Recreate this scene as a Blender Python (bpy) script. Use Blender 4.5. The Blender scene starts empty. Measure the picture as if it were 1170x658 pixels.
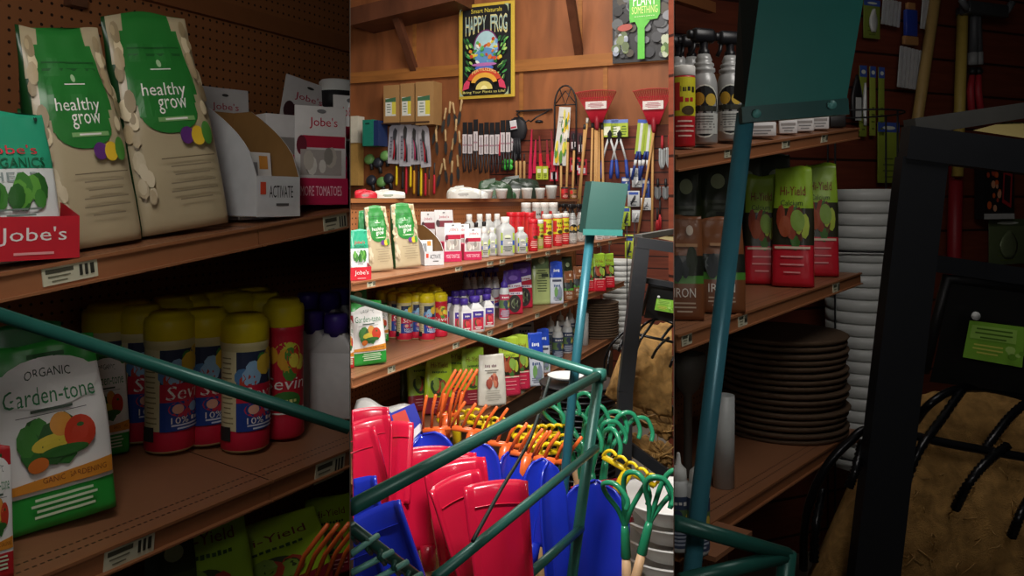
import bpy, bmesh, math, random
from mathutils import Vector, Matrix
random.seed(7)
C = bpy.context.scene.collection
PI = math.pi
F, CX, HY, HC = 900.0, 585.0, 228.0, 1.6      # focal length (px), optical column, horizon row, eye height
def W(u, v, Y): return Vector(((u-CX)/F*Y, Y, HC-(v-HY)/F*Y))
def R(d): return math.radians(d)

# ---------------------------------------------------------------- materials
_m = {}
def lin(h):
    h = h.lstrip('#'); o = []
    if len(h) == 3: h = ''.join(q*2 for q in h)
    for i in (0, 2, 4):
        c = int(h[i:i+2], 16)/255
        o.append(c/12.92 if c <= .04045 else ((c+.055)/1.055)**2.4)
    return (o[0], o[1], o[2], 1)
def mul(c, k): return (min(c[0]*k, 1), min(c[1]*k, 1), min(c[2]*k, 1), 1)
def M(hexc, rough=.5, metal=0.0, var=.12, scale=30, bump=0.0, spec=.4, coat=0.0):
    key = (hexc, rough, metal, var, scale, bump, spec, coat)
    if key in _m: return _m[key]
    m = bpy.data.materials.new('paint_'+hexc.lstrip('#')); m.use_nodes = True
    nt = m.node_tree; b = nt.nodes['Principled BSDF']
    c = lin(hexc)
    tc = nt.nodes.new('ShaderNodeTexCoord'); nz = nt.nodes.new('ShaderNodeTexNoise')
    nz.inputs['Scale'].default_value = scale; nz.inputs['Detail'].default_value = 3
    nt.links.new(tc.outputs['Object'], nz.inputs['Vector'])
    mx = nt.nodes.new('ShaderNodeMix'); mx.data_type = 'RGBA'
    mx.inputs[6].default_value = mul(c, 1-var); mx.inputs[7].default_value = mul(c, 1+var)
    nt.links.new(nz.outputs['Fac'], mx.inputs[0]); nt.links.new(mx.outputs[2], b.inputs['Base Color'])
    b.inputs['Roughness'].default_value = rough; b.inputs['Metallic'].default_value = metal
    b.inputs['Specular IOR Level'].default_value = spec; b.inputs['Coat Weight'].default_value = coat
    if bump:
        bp = nt.nodes.new('ShaderNodeBump'); bp.inputs['Strength'].default_value = bump; bp.inputs['Distance'].default_value = .01
        nt.links.new(nz.outputs['Fac'], bp.inputs['Height']); nt.links.new(bp.outputs['Normal'], b.inputs['Normal'])
    _m[key] = m
    return m
def mnode(nt, op, a, b=None, c=None):
    n = nt.nodes.new('ShaderNodeMath'); n.operation = op
    for i, x in enumerate((a, b, c)):
        if x is None: continue
        if isinstance(x, (int, float)): n.inputs[i].default_value = x
        else: nt.links.new(x, n.inputs[i])
    return n.outputs[0]
def pattern(name, hexc, hexd, kind, p=(.025, .025, .004), rough=.55, grain=.2, gscale=(6, 6, 60)):
    """wood or board material: grain noise plus peg holes, slat grooves or perforations (object space)"""
    m = bpy.data.materials.new(name); m.use_nodes = True; nt = m.node_tree; b = nt.nodes['Principled BSDF']
    tc = nt.nodes.new('ShaderNodeTexCoord'); mp = nt.nodes.new('ShaderNodeMapping'); mp.inputs['Scale'].default_value = gscale
    nz = nt.nodes.new('ShaderNodeTexNoise'); nz.inputs['Scale'].default_value = 1; nz.inputs['Detail'].default_value = 5; nz.inputs['Distortion'].default_value = .6
    nt.links.new(tc.outputs['Object'], mp.inputs['Vector']); nt.links.new(mp.outputs['Vector'], nz.inputs['Vector'])
    mx = nt.nodes.new('ShaderNodeMix'); mx.data_type = 'RGBA'; c = lin(hexc)
    cr = nt.nodes.new('ShaderNodeMapRange'); cr.inputs[1].default_value = .3; cr.inputs[2].default_value = .7
    nt.links.new(nz.outputs['Fac'], cr.inputs[0])
    mx.inputs[6].default_value = mul(c, 1-grain); mx.inputs[7].default_value = mul(c, 1+grain)
    nt.links.new(cr.outputs[0], mx.inputs[0])
    col = mx.outputs[2]
    if kind:
        sp = nt.nodes.new('ShaderNodeSeparateXYZ'); nt.links.new(tc.outputs['Object'], sp.inputs[0])
        X, Yo, Z = sp.outputs
        def cell(s, per):
            f = mnode(nt, 'FRACT', mnode(nt, 'DIVIDE', s, per)); return mnode(nt, 'MULTIPLY', mnode(nt, 'SUBTRACT', f, .5), per)
        if kind == 'peg':
            dx = cell(X, p[0]); dz = cell(Z, p[1])
            d = mnode(nt, 'SQRT', mnode(nt, 'ADD', mnode(nt, 'MULTIPLY', dx, dx), mnode(nt, 'MULTIPLY', dz, dz)))
            fac = mnode(nt, 'LESS_THAN', d, p[2])
        elif kind == 'slat':
            fac = mnode(nt, 'LESS_THAN', mnode(nt, 'ABSOLUTE', cell(Z, p[0])), p[2])
        elif kind == 'perf':
            a = mnode(nt, 'LESS_THAN', mnode(nt, 'ABSOLUTE', cell(X, p[0])), p[0]*.3)
            r1 = mnode(nt, 'LESS_THAN', mnode(nt, 'ABSOLUTE', mnode(nt, 'SUBTRACT', Yo, p[1])), p[2])
            r2 = mnode(nt, 'LESS_THAN', mnode(nt, 'ABSOLUTE', mnode(nt, 'SUBTRACT', Yo, p[1]*1.8)), p[2])
            fac = mnode(nt, 'MULTIPLY', a, mnode(nt, 'MAXIMUM', r1, r2))
        m2 = nt.nodes.new('ShaderNodeMix'); m2.data_type = 'RGBA'; nt.links.new(fac, m2.inputs[0]); nt.links.new(col, m2.inputs[6])
        m2.inputs[7].default_value = lin(hexd); col = m2.outputs[2]
    nt.links.new(col, b.inputs['Base Color']); b.inputs['Roughness'].default_value = rough; b.inputs['Specular IOR Level'].default_value = .3
    return m

# ---------------------------------------------------------------- flat artwork
_g = {}
def glyphs(t):
    if t in _g: return _g[t]
    cu = bpy.data.curves.new('t', 'FONT'); cu.body = t; cu.resolution_u = 2
    ob = bpy.data.objects.new('t', cu); C.objects.link(ob)
    dg = bpy.context.evaluated_depsgraph_get(); dg.update()
    me = bpy.data.meshes.new_from_object(ob.evaluated_get(dg))
    vs = [(v.co.x, v.co.y) for v in me.vertices]; fs = [tuple(p.vertices) for p in me.polygons]
    bpy.data.objects.remove(ob); bpy.data.curves.remove(cu); bpy.data.meshes.remove(me)
    if vs:
        x0 = min(v[0] for v in vs); x1 = max(v[0] for v in vs); y0 = min(v[1] for v in vs); y1 = max(v[1] for v in vs)
        vs = [((x-(x0+x1)/2)/max(x1-x0, 1e-6), (y-(y0+y1)/2)/max(y1-y0, 1e-6)) for x, y in vs]
    _g[t] = (vs, fs); return _g[t]
class D:
    """flat shapes in unit space: x -1..1 across, z 0..1 up"""
    def __init__(s, asp=.3): s.it = []; s.asp = asp
    def rect(s, x0, z0, x1, z1, c, n=6, m=6):
        vs = [(x0+(x1-x0)*i/n, z0+(z1-z0)*j/m) for j in range(m+1) for i in range(n+1)]
        fs = [(j*(n+1)+i, j*(n+1)+i+1, (j+1)*(n+1)+i+1, (j+1)*(n+1)+i) for j in range(m) for i in range(n)]
        s.it.append((vs, fs, c)); return s
    def quad(s, a, b, c_, d, c, n=8, m=6):
        vs = []
        for j in range(m+1):
            for i in range(n+1):
                p, q = i/n, j/m
                vs.append(tuple((a[k]*(1-p)+b[k]*p)*(1-q)+(d[k]*(1-p)+c_[k]*p)*q for k in (0, 1)))
        fs = [(j*(n+1)+i, j*(n+1)+i+1, (j+1)*(n+1)+i+1, (j+1)*(n+1)+i) for j in range(m) for i in range(n)]
        s.it.append((vs, fs, c)); return s
    def ell(s, cx, cz, rx, rz, c, rot=0, a0=0, a1=360, n=18):
        vs = [(cx, cz)]; fs = []; co, si = math.cos(R(rot)), math.sin(R(rot))
        full = a1-a0 >= 360
        for k in (1, 2):
            for i in range(n+1):
                a = R(a0+(a1-a0)*i/n); x, z = rx*math.cos(a)*k/2, rz*math.sin(a)*k/2
                q = x*s.asp; vs.append((cx+(q*co-z*si)/s.asp, cz+q*si+z*co))
        for i in range(n):
            fs.append((0, 1+i, 2+i)); fs.append((1+i, n+2+i, n+3+i, 2+i))
        s.it.append((vs, fs, c)); return s
    def poly(s, pts, c):
        s.it.append((list(pts), [tuple(range(len(pts)))], c)); return s
    def text(s, t, cx, cz, w, h, c, arc=0, slant=0):
        vs, fs = glyphs(t)
        s.it.append(([(cx+x*w+slant*y*w, cz+y*h+arc*(.25-x*x)) for x, y in vs], fs, c)); return s
    def tx(s, t, cx, cz, w, h, c, slant=0, **k):
        """print too small to read: a row of short blocks"""
        n = max(2, len(t)); g = w/n
        for i in range(n):
            x = cx-w/2+g*i
            if t[i:i+1] == ' ': continue
            hh = h*(.3 if i % 3 else .4); s.rect(x+g*.14, cz-hh, x+g*.86, cz+hh*.8, c, 1, 1) if i % 2 else s.rect(x+g*.14, cz-hh*.8, x+g*.8, cz+hh, c, 1, 1)
        return s
    def lines(s, x0, x1, z0, z1, n, c, th=.006, seed=1):
        r = random.Random(seed)
        for i in range(n):
            z = z0+(z1-z0)*i/max(n-1, 1); e = r.uniform(.6, 1)
            s.rect(x0+(x1-x0)*(1-e)/2, z-th, x1-(x1-x0)*(1-e)/2, z+th, c, 4, 1)
        return s
    def blobs(s, x0, x1, z0, z1, n, cols, r0=.05, r1=.12, seed=3, asp=1.0):
        r = random.Random(seed)
        for i in range(n):
            q = r.uniform(r0, r1); s.ell(r.uniform(x0, x1), r.uniform(z0, z1), q, q*asp*.5, cols[i % len(cols)], n=9)
        return s

# ---------------------------------------------------------------- mesh builder
class MB:
    def __init__(s): s.v = []; s.f = []; s.m = []; s.sm = []; s.mats = []
    def mi(s, m):
        if isinstance(m, str): m = M(m)
        if m not in s.mats: s.mats.append(m)
        return s.mats.index(m)
    def add(s, vs, fs, m, smooth=False):
        o = len(s.v); s.v.extend(tuple(v) for v in vs)
        for k, f in enumerate(fs):
            s.f.append(tuple(i+o for i in f)); s.m.append(s.mi(m[k] if isinstance(m, list) else m)); s.sm.append(smooth)
        return s
    def box(s, x0, y0, z0, x1, y1, z1, m, mat=None):
        vs = [Vector(p) for p in ((x0,y0,z0),(x1,y0,z0),(x1,y1,z0),(x0,y1,z0),(x0,y0,z1),(x1,y0,z1),(x1,y1,z1),(x0,y1,z1))]
        if mat: vs = [mat @ v for v in vs]
        return s.add(vs, [(0,3,2,1),(4,5,6,7),(0,1,5,4),(1,2,6,5),(2,3,7,6),(3,0,4,7)], m)
    def rbox(s, x0, y0, z0, x1, y1, z1, r, m, taper=1.0):
        """box with rounded vertical edges and softened top; taper scales the top"""
        cx, cy = (x0+x1)/2, (y0+y1)/2; a, b = (x1-x0)/2, (y1-y0)/2; r = min(r, a*.95, b*.95)
        def ring(k, ins, z):
            o = []
            for q, (sx, sy) in enumerate(((1,1),(-1,1),(-1,-1),(1,-1))):
                for i in range(4):
                    t = R(90*q+30*i)
                    o.append((cx+(sx*(a-r)+(r-ins)*math.cos(t))*k, cy+(sy*(b-r)+(r-ins)*math.sin(t))*k, z))
            return o
        e = min(r*.6, (z1-z0)*.2); vs = []
        for k, ins, z in ((1, e, z0), (1, 0, z0+e), (taper, 0, z1-e), (taper, e, z1)): vs += ring(k, ins, z)
        fs = [(j*16+i, j*16+(i+1) % 16, (j+1)*16+(i+1) % 16, (j+1)*16+i) for j in range(3) for i in range(16)]
        fs += [tuple(range(15, -1, -1)), tuple(range(48, 64))]
        return s.add(vs, fs, m, True)
    def lathe(s, prof, m, n=20, mat=None, sq=0, c=(0, 0)):
        """prof: (r, z[, material]); closed with fans"""
        vs = []; fs = []; ms = []
        for k, p in enumerate(prof):
            for i in range(n):
                a = 2*PI*i/n; ca, sa = math.cos(a), math.sin(a); q = p[0]
                if sq: q = p[0]/((abs(ca)**sq+abs(sa)**sq)**(1/sq))
                vs.append(Vector((c[0]+q*ca, c[1]+q*sa, p[1])))
        for k in range(len(prof)-1):
            mm = prof[k+1][2] if len(prof[k+1]) > 2 else m
            for i in range(n):
                fs.append((k*n+i, k*n+(i+1) % n, (k+1)*n+(i+1) % n, (k+1)*n+i)); ms.append(mm)
        b = (len(prof)-1)*n
        fs.append(tuple(range(n-1, -1, -1))); ms.append(m); fs.append(tuple(range(b, b+n))); ms.append(prof[-1][2] if len(prof[-1]) > 2 else m)
        if mat: vs = [mat @ v for v in vs]
        return s.add(vs, fs, ms, True)
    def tube(s, path, r, m, n=8, close=False):
        P = [Vector(p) for p in path]; L = len(P); vs = []; fs = []
        rr = r if isinstance(r, (list, tuple)) else [r]*L
        up = None
        for k in range(L):
            if close: t = P[(k+1) % L]-P[k-1]
            else: t = P[min(k+1, L-1)]-P[max(k-1, 0)]
            t.normalize()
            if up is None:
                up = Vector((0, 0, 1)) if abs(t.z) < .9 else Vector((1, 0, 0))
            a = t.cross(up); 
            if a.length < 1e-6: a = t.cross(Vector((0, 1, 0)))
            a.normalize(); b = a.cross(t).normalized(); up = b
            for i in range(n):
                q = 2*PI*i/n; vs.append(P[k]+a*rr[k]*math.cos(q)+b*rr[k]*math.sin(q))
        K = L if close else L-1
        for k in range(K):
            k2 = (k+1) % L
            for i in range(n): fs.append((k*n+i, k*n+(i+1) % n, k2*n+(i+1) % n, k2*n+i))
        if not close:
            fs.append(tuple(range(n-1, -1, -1))); fs.append(tuple(range((L-1)*n, L*n)))
        return s.add(vs, fs, m, True)
    def sheet(s, fn, nx, nz, m, smooth=True):
        vs = [fn(i/nx, j/nz) for j in range(nz+1) for i in range(nx+1)]
        fs = [(j*(nx+1)+i, j*(nx+1)+i+1, (j+1)*(nx+1)+i+1, (j+1)*(nx+1)+i) for j in range(nz) for i in range(nx)]
        ms = [m((i+.5)/nx, (j+.5)/nz) for j in range(nz) for i in range(nx)] if callable(m) else m
        return s.add(vs, fs, ms, smooth)
    def design(s, d, surf, e0=.0012, de=.0003):
        for k, (vs, fs, c) in enumerate(d.it):
            s.add([surf(x, z, e0+de*k) for x, z in vs], fs, c)
        return s
    def build(s, name, parent=None, mat=None, solid=0):
        me = bpy.data.meshes.new(name); me.from_pydata(s.v, [], s.f)
        for m in s.mats: me.materials.append(m)
        me.polygons.foreach_set('material_index', s.m); me.polygons.foreach_set('use_smooth', s.sm); me.update()
        o = bpy.data.objects.new(name, me); C.objects.link(o)
        if parent: o.parent = parent
        if mat: o.matrix_basis = mat
        if solid:
            md = o.modifiers.new('thick', 'SOLIDIFY'); md.thickness = solid; md.offset = 0
        return o
def tag(o, label=None, cat=None, group=None, kind=None):
    for k, v in (('label', label), ('category', cat), ('group', group), ('kind', kind)):
        if v: o[k] = v
    return o
def thing(name, label, cat, loc, rz=0, rx=0, group=None, ry=0):
    o = bpy.data.objects.new(name, None); C.objects.link(o); o.empty_display_size = .05
    o.location = loc; o.rotation_euler = (rx, ry, rz)
    return tag(o, label, cat, group)
def clone(root, loc, rz=None, label=None, rx=None, ry=None, group=None):
    r = root.copy(); C.objects.link(r); r.location = loc
    e = list(r.rotation_euler)
    if rz is not None: e[2] = rz
    if rx is not None: e[0] = rx
    if ry is not None: e[1] = ry
    r.rotation_euler = e
    if label: r['label'] = label
    if group: r['group'] = group
    for ch in list(root.children):
        c = ch.copy(); C.objects.link(c); c.parent = r
        for g in list(ch.children):
            d = g.copy(); C.objects.link(d); d.parent = c
    return r
def struct(name, mb, mat=None):
    o = mb.build(name, None, mat); o['kind'] = 'structure'; return o
def frame(o, x, y):
    """matrix with local x along x, local y along y, local z up from them"""
    x = Vector(x).normalized(); z = x.cross(Vector(y)).normalized(); y = z.cross(x).normalized()
    return Matrix(((x.x, y.x, z.x, o[0]), (x.y, y.y, z.y, o[1]), (x.z, y.z, z.z, o[2]), (0, 0, 0, 1)))
def face_cam(p, yaw=0): return -math.atan2(p[0], p[1])+R(yaw)

class Shelf:
    """a shelf plane: front edge a->b (top edge of the lip), depth direction horizontal and square to it"""
    def __init__(s, a, b, slope=0):
        s.a = Vector(a); s.b = Vector(b); e = (s.b-s.a); s.e = e.normalized()
        s.d = Vector((-e.y, e.x, 0)).normalized(); s.d.z = slope; s.d.normalize()
        s.n = s.e.cross(s.d).normalized()
        if s.n.z < 0: s.n = -s.n
        s.m = frame(s.a, s.e, s.d)
    def on(s, u, t):
        k = (u-CX)/F; o = s.a+s.d*t
        q = (k*o.y-o.x)/(s.e.x-k*s.e.y)
        return o+s.e*q
    def uv(s, u, v):
        d = Vector(((u-CX)/F, 1, -(v-HY)/F)); c = Vector((0, 0, HC))
        return c+d*((s.a-c).dot(s.n)/d.dot(s.n))
    tmax = None
    def at(s, u, v=None, t=None):
        if t is not None: return s.on(u, t)
        p = s.uv(u, v); q = (p-s.a).dot(s.d)
        return s.on(u, s.tmax) if s.tmax and q > s.tmax else p
    def loc(s, p): return s.m.inverted() @ p
# ---------------------------------------------------------------- packaging kit
SETTLE = []
ORD = ['first', 'second', 'third', 'fourth', 'fifth', 'sixth', 'seventh', 'eighth', 'ninth', 'tenth', 'eleventh', 'twelfth', 'thirteenth', 'fourteenth', 'fifteenth', 'sixteenth']
WHITE, BLACK, RED, YEL, GRN = '#e9e7e1', '#17171a', '#c41f33', '#e8c814', '#2f8f36'
FILM = dict(rough=.32, bump=.15, scale=14, var=.08)
def film(c): return M(c, **FILM)

def pouch_mesh(w, h, d, zone, seed=0, nx=44, nz=26, wav=.55):
    """stand-up bag: full at the foot, flat at the sealed top. zone(u, v, front) -> material. returns builder and its front surface"""
    r = random.Random(seed); ph = [r.uniform(0, 6) for _ in range(6)]
    prof = [(0, .80), (.05, .97), (.2, 1), (.45, .93), (.65, .72), (.82, .36), (.92, .12), (1, .03)]
    def b(v):
        v = min(max(v, 0), 1)
        for (v0, q0), (v1, q1) in zip(prof, prof[1:]):
            if v <= v1:
                t = (v-v0)/(v1-v0); t = t*t*(3-2*t); return d/2*(q0+(q1-q0)*t)
        return d/2*.03
    def a(v): return w/2*(.955+.045*math.cos(v*2.2)+.012*math.sin(9*v+ph[0])-.09*max(0, (v-.55)/.45)**1.5*(1 if v < .9 else .8))
    def cr(x, v): return wav*w*.012*(math.sin(11*x+7*v+ph[1])*math.sin(13*v+ph[2])+.6*math.sin(23*v-9*x+ph[3])*(.4+v*.6))
    def ex(v): return 4.2-2.2*v
    def sec(ang, v):
        c, s_ = math.cos(ang), math.sin(ang); n = ex(v)
        x = abs(c)**(2/n)*(1 if c > 0 else -1); y = abs(s_)**(2/n)*(1 if s_ > 0 else -1)
        yy = b(v)*y
        if y < 0: yy -= cr(x, v)*min(1, -y*1.5)
        zz = v*h + (.014*h*math.sin(3.1*x+ph[4]) if v > .97 else 0)
        if v < .04: zz += 0
        return Vector((a(v)*x, yy, zz))
    def surf(x, z, eps=.001):
        v = z; n = ex(v); q = (1-min(abs(x), .999)**n)**(1/n)
        return Vector((a(v)*x, -b(v)*q-cr(x, v)*min(1, q*1.5)-eps-w*.011, v*h + (.014*h*math.sin(3.1*x+ph[4]) if v > .97 else 0)))
    mb = MB(); vs = []; fs = []; ms = []
    for j in range(nz+1):
        for i in range(nx): vs.append(sec(2*PI*i/nx, j/nz))
    for j in range(nz):
        for i in range(nx):
            i2 = (i+1) % nx; mid = 2*PI*(i+.5)/nx
            fs.append((j*nx+i, j*nx+i2, (j+1)*nx+i2, (j+1)*nx+i))
            n = ex((j+.5)/nz); cc = math.cos(mid); x = abs(cc)**(2/n)*(1 if cc > 0 else -1)
            ms.append(zone(x, (j+.5)/nz, math.sin(mid) < .05))
    fs.append(tuple(range(nx-1, -1, -1))); ms.append(zone(0, 0, True)); fs.append(tuple(range(nz*nx, nz*nx+nx))); ms.append(zone(0, 1, True))
    mb.add(vs, fs, ms, True)
    return mb, surf

def st_healthy():
    g, g2, tan, pk = film('#2a7a33'), film('#17401d'), film('#b3a484'), film('#8f8064')
    def zone(x, v, f):
        if not f or (x < -.9): return g2
        if v > .84 and abs(x) < .5 and f: return g
        edge = .50+.35*abs(x)**3
        if v > .93: return tan if abs(x) > .55 else g
        if v > edge+.02*math.sin(6*x): return g if abs(x+.02) < .72 else tan
        return tan
    d = D()
    d.poly([(-.66, .93), (-.74, .62), (-.5, .50), (0, .42), (.5, .46), (.72, .6), (.6, .93)], '#2c8236') if 0 else None
    d.quad((-.62, .52), (.6, .52), (.56, .86), (-.58, .86), g, 10, 8); d.ell(0, .53, .6, .09, g)
    d.rect(-.6, .80, .6, .812, '#1d5c26'); d.rect(-.6, .835, .6, .842, '#1d5c26')
    d.rect(-.2, .735, .25, .74, WHITE, 4, 1); d.ell(.02, .765, .05, .018, '#a8c79a')
    d.text('healthy', -.02, .635, .95, .075, '#f2f1ea'); d.text('grow', .1, .565, .62, .07, '#f2f1ea')
    d.rect(-.28, .495, .5, .515, '#7fae6a'); d.lines(-.25, .46, .505, .505, 1, WHITE, .004)
    d.blobs(-.9, -.74, .45, .95, 12, ['#d9c9a4', '#9c8a68', '#b7a37d'], .05, .11, 5); d.blobs(.72, .9, .45, .95, 12, ['#d9c9a4', '#9c8a68', '#b7a37d'], .05, .1, 6)
    d.blobs(-.84, -.66, .14, .42, 8, ['#cbbd9f', '#b5a484', '#c6b899'], .06, .11, 8)
    d.ell(.22, .425, .15, .04, '#5f2f78'); d.ell(.45, .42, .14, .045, '#e0b92c'); d.ell(.66, .43, .12, .055, '#4e8b3a')
    d.rect(-.4, .325, .75, .33, '#6d6049', 6, 1); d.lines(-.35, .72, .14, .29, 5, '#857860', .003)
    return zone, d
def st_jobes():
    t, w_ = film('#2fa07a'), film('#dfe3e0')
    zone = lambda x, v, f: t if v > .62 else w_
    d = D().text("Jobe's", .0, .735, 1.2, .085, '#d3243e').text('ORGANICS', .0, .655, 1.45, .07, '#175c3a')
    d.text('HERB', .0, .56, 1.1, .06, '#8d9c98').blobs(-.7, .75, .40, .5, 18, ['#3d7f2d', '#5ea03c', '#2b6425'], .1, .22, 4)
    d.lines(-.5, .5, .3, .34, 2, '#6d7d74', .006); d.rect(-.7, .18, -.05, .24, '#5fc09a'); d.text('4lb', .4, .2, .3, .035, '#666')if 0 else None
    d.ell(.72, .955, .05, .016, '#0d2f24')
    return zone, d
def st_garden(bottom='#2f9a3c', w2='#e8e6e2'):
    g, w_ = film(bottom), film(w2)
    zone = lambda x, v, f: g if (v > .86 or v < .2 or not f) else w_
    d = D(); d.ell(0, .78, .93, .14, w_)
    d.rect(-.35, .915, .35, .94, '#1a5c25'); d.text('ORGANIC', .0, .825, .85, .05, '#23372a', arc=.05)
    d.text('Garden-tone', 0, .715, 1.6, .095, '#2d7d4a'); d.lines(-.55, .55, .635, .635, 1, '#4b5a4e', .008); d.rect(-.6, .61, .6, .614, '#555')
    d.blobs(-.55, .2, .43, .54, 12, ['#2f6a2b', '#3f7f33', '#24531f'], .14, .24, 2)
    d.ell(-.05, .455, .34, .045, '#d3bd3f', rot=8); d.ell(.12, .545, .19, .065, '#d7923b'); d.ell(.42, .48, .27, .095, '#c33a20'); d.ell(.44, .52, .06, .012, '#2f5c24')
    d.ell(-.3, .35, .17, .04, '#c96a26', rot=12); d.ell(.15, .40, .4, .03, '#2d6527')
    d.quad((-.94, .22), (.94, .22), (.94, .31), (-.94, .26), '#d78b2c'); d.text('ORGANIC GARDENING', .2, .262, 1.25, .03, '#7b3d12')
    d.lines(-.65, .8, .08, .17, 4, '#cfe3c0', .007, 4)
    return zone, d
def st_hired(top='#8fb32f', bot='#c41f2f'):
    a, k, r = film(top), film('#2b2a1c'), film(bot)
    zone = lambda x, v, f: (a if v > .66 else (k if v > .34 else r)) if f else (film('#b59b25') if v < .66 else a)
    d = D().text('Hi-Yield', 0, .80, 1.3, .075, '#7d1c1c').text('Calcium', -.05, .70, 1.1, .045, '#20301a')
    d.blobs(-.6, .6, .42, .6, 9, ['#8d3a20', '#3f6a2a', '#5b2a1c', '#a5b83f'], .18, .32, 3).ell(.25, .55, .35, .09, '#7fa040', rot=-20).ell(-.35, .5, .3, .09, '#9c4a2a')
    d.rect(-.85, .315, .85, .335, '#e0c8b0'); d.lines(-.6, .6, .12, .25, 3, '#e79a9a', .006)
    return zone, d
def st_higreen(c='#9cc23a'):
    a, k = film(c), film('#4c6b22')
    zone = lambda x, v, f: (a if v > .27 else film('#8a2632')) if f else k
    d = D().text('Hi-Yield', 0, .80, 1.3, .085, '#6e2312').tx('Vegetable', 0, .68, 1.1, .05, '#2f5220')
    d.ell(-.1, .44, .5, .15, '#39471f').blobs(-.5, .4, .36, .52, 7, ['#b5402a', '#2a4a20', '#83a33a', '#d0b53c'], .15, .26, 6)
    d.lines(-.6, .6, .1, .2, 3, '#c98a88', .006)
    return zone, d
def st_white():
    a = film('#cfcabc'); zone = lambda x, v, f: a
    d = D().tx('Bone Meal', -.1, .78, .9, .07, '#6b4a50').lines(-.6, .5, .66, .7, 2, '#7a7468', .008)
    d.blobs(-.35, .3, .42, .56, 10, ['#a04c3a', '#c77a5c', '#8b3a30'], .12, .2, 5); d.lines(-.6, .6, .12, .3, 5, '#9b9588', .006)
    return zone, d
def st_blue():
    a, w_ = film('#2347b5'), film('#c6ccd6')
    zone = lambda x, v, f: a if v > .6 else w_
    d = D().tx('LAWN', 0, .78, 1.0, .09, '#dfe6f2').rect(-.7, .52, .7, .57, '#3b3f52').tx('FOOD', 0, .42, 1.0, .08, '#38507c').blobs(-.5, .5, .2, .32, 6, ['#6f9c5a', '#7d8799'], .16, .3, 2).lines(-.6, .6, .08, .15, 3, '#6d7587', .007)
    return zone, d
def st_purple():
    a, r = film('#4a2a86'), film('#b92840')
    zone = lambda x, v, f: a if v > .62 or not f else r
    d = D().ell(.05, .82, .5, .06, '#7a5bb5').quad((-.9, .55), (.9, .62), (.9, .72), (-.9, .65), '#d5d2dd').tx('ROSE & FLOWER', 0, .635, 1.5, .05, '#8a1c2f', slant=.02)
    d.ell(.1, .24, .62, .2, '#33302f').ell(.1, .24, .36, .115, '#7f8a6c').blobs(-.3, .5, .16, .32, 6, ['#4f5c40', '#241f22'], .1, .18, 3).rect(-.9, .44, .9, .50, '#e0dce4').tx('SYSTEMIC', 0, .47, 1.3, .04, '#5a2a7a')
    return zone, d
def st_mulch(low='#a8b878', top='#5d7450'):
    a, b_ = film(top), film(low)
    zone = lambda x, v, f: a if v > .66 else b_
    d = D().lines(-.6, .7, .25, .62, 9, '#3c4a2c', .008, 3).rect(.0, .5, .8, .56, '#323c2a').ell(.1, .8, .4, .06, '#a9b98d')
    return zone, d
def st_iron():
    a, k = film('#7a4a2c'), film('#20231c')
    zone = lambda x, v, f: (a if v > .62 else (k if v > .42 else (film('#4d8a34') if v > .36 else a)))
    d = D().blobs(-.6, .6, .44, .6, 7, ['#343a3c', '#5b6260', '#2a3324'], .15, .3, 4).text('IRON', 0, .26, 1.1, .09, '#e4ddd0').lines(-.6, .6, .08, .16, 3, '#c9b59c', .007).rect(-.5, .70, .7, .73, '#a57c58').ell(.3, .86, .2, .05, '#c9b9a8')
    return zone, d
STY = dict(healthy=st_healthy, jobes=st_jobes, garden=st_garden, hired=st_hired, higreen=st_higreen, white=st_white, blue=st_blue,
           purple=st_purple, mulch=st_mulch, iron=st_iron,
           gardenred=lambda: st_garden('#b8282c'), lime=lambda: st_higreen('#aacb2e'), dark=lambda: st_mulch('#41502c', '#2c3822'), dgreen=lambda: st_mulch('#2c8a4a', '#1f7a3c'),
           mulch2=lambda: st_mulch('#8f9ba4', '#a9b3bb'), pinkred=lambda: st_hired('#a8c23a', '#c02a48'))
def bag(sh, u, wpx, hpx, label, style, v=None, t=None, yaw=18, lean=3, dr=.42, group=None, seed=None, name='fertilizer_bag', cat='fertilizer bag', ry=0):
    p = sh.at(u, v, t); k = p.y/F; w, h = wpx*k, hpx*k
    zone, d = STY[style]()
    mb, surf = pouch_mesh(w, h, w*dr, zone, seed if seed is not None else int(u*7))
    root = thing(name, label, cat, p, face_cam(p, yaw), -R(lean), group, R(ry)); SETTLE.append((root, sh))
    mb.build('pouch', root)
    MB().design(d, surf, w*.011, w*.0012).build('front_print', root)
    return root

def cyl_surf(r, z0, z1, ang=80):
    def s(x, z, e): 
        a = R(x*ang); return Vector(((r+e)*math.sin(a), -(r+e)*math.cos(a), z0+(z1-z0)*z))
    return s
def flat_surf(x0, x1, z0, z1, y):
    return lambda x, z, e: Vector(((x0+x1)/2+x*(x1-x0)/2, y-e, z0+(z1-z0)*z))

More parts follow.
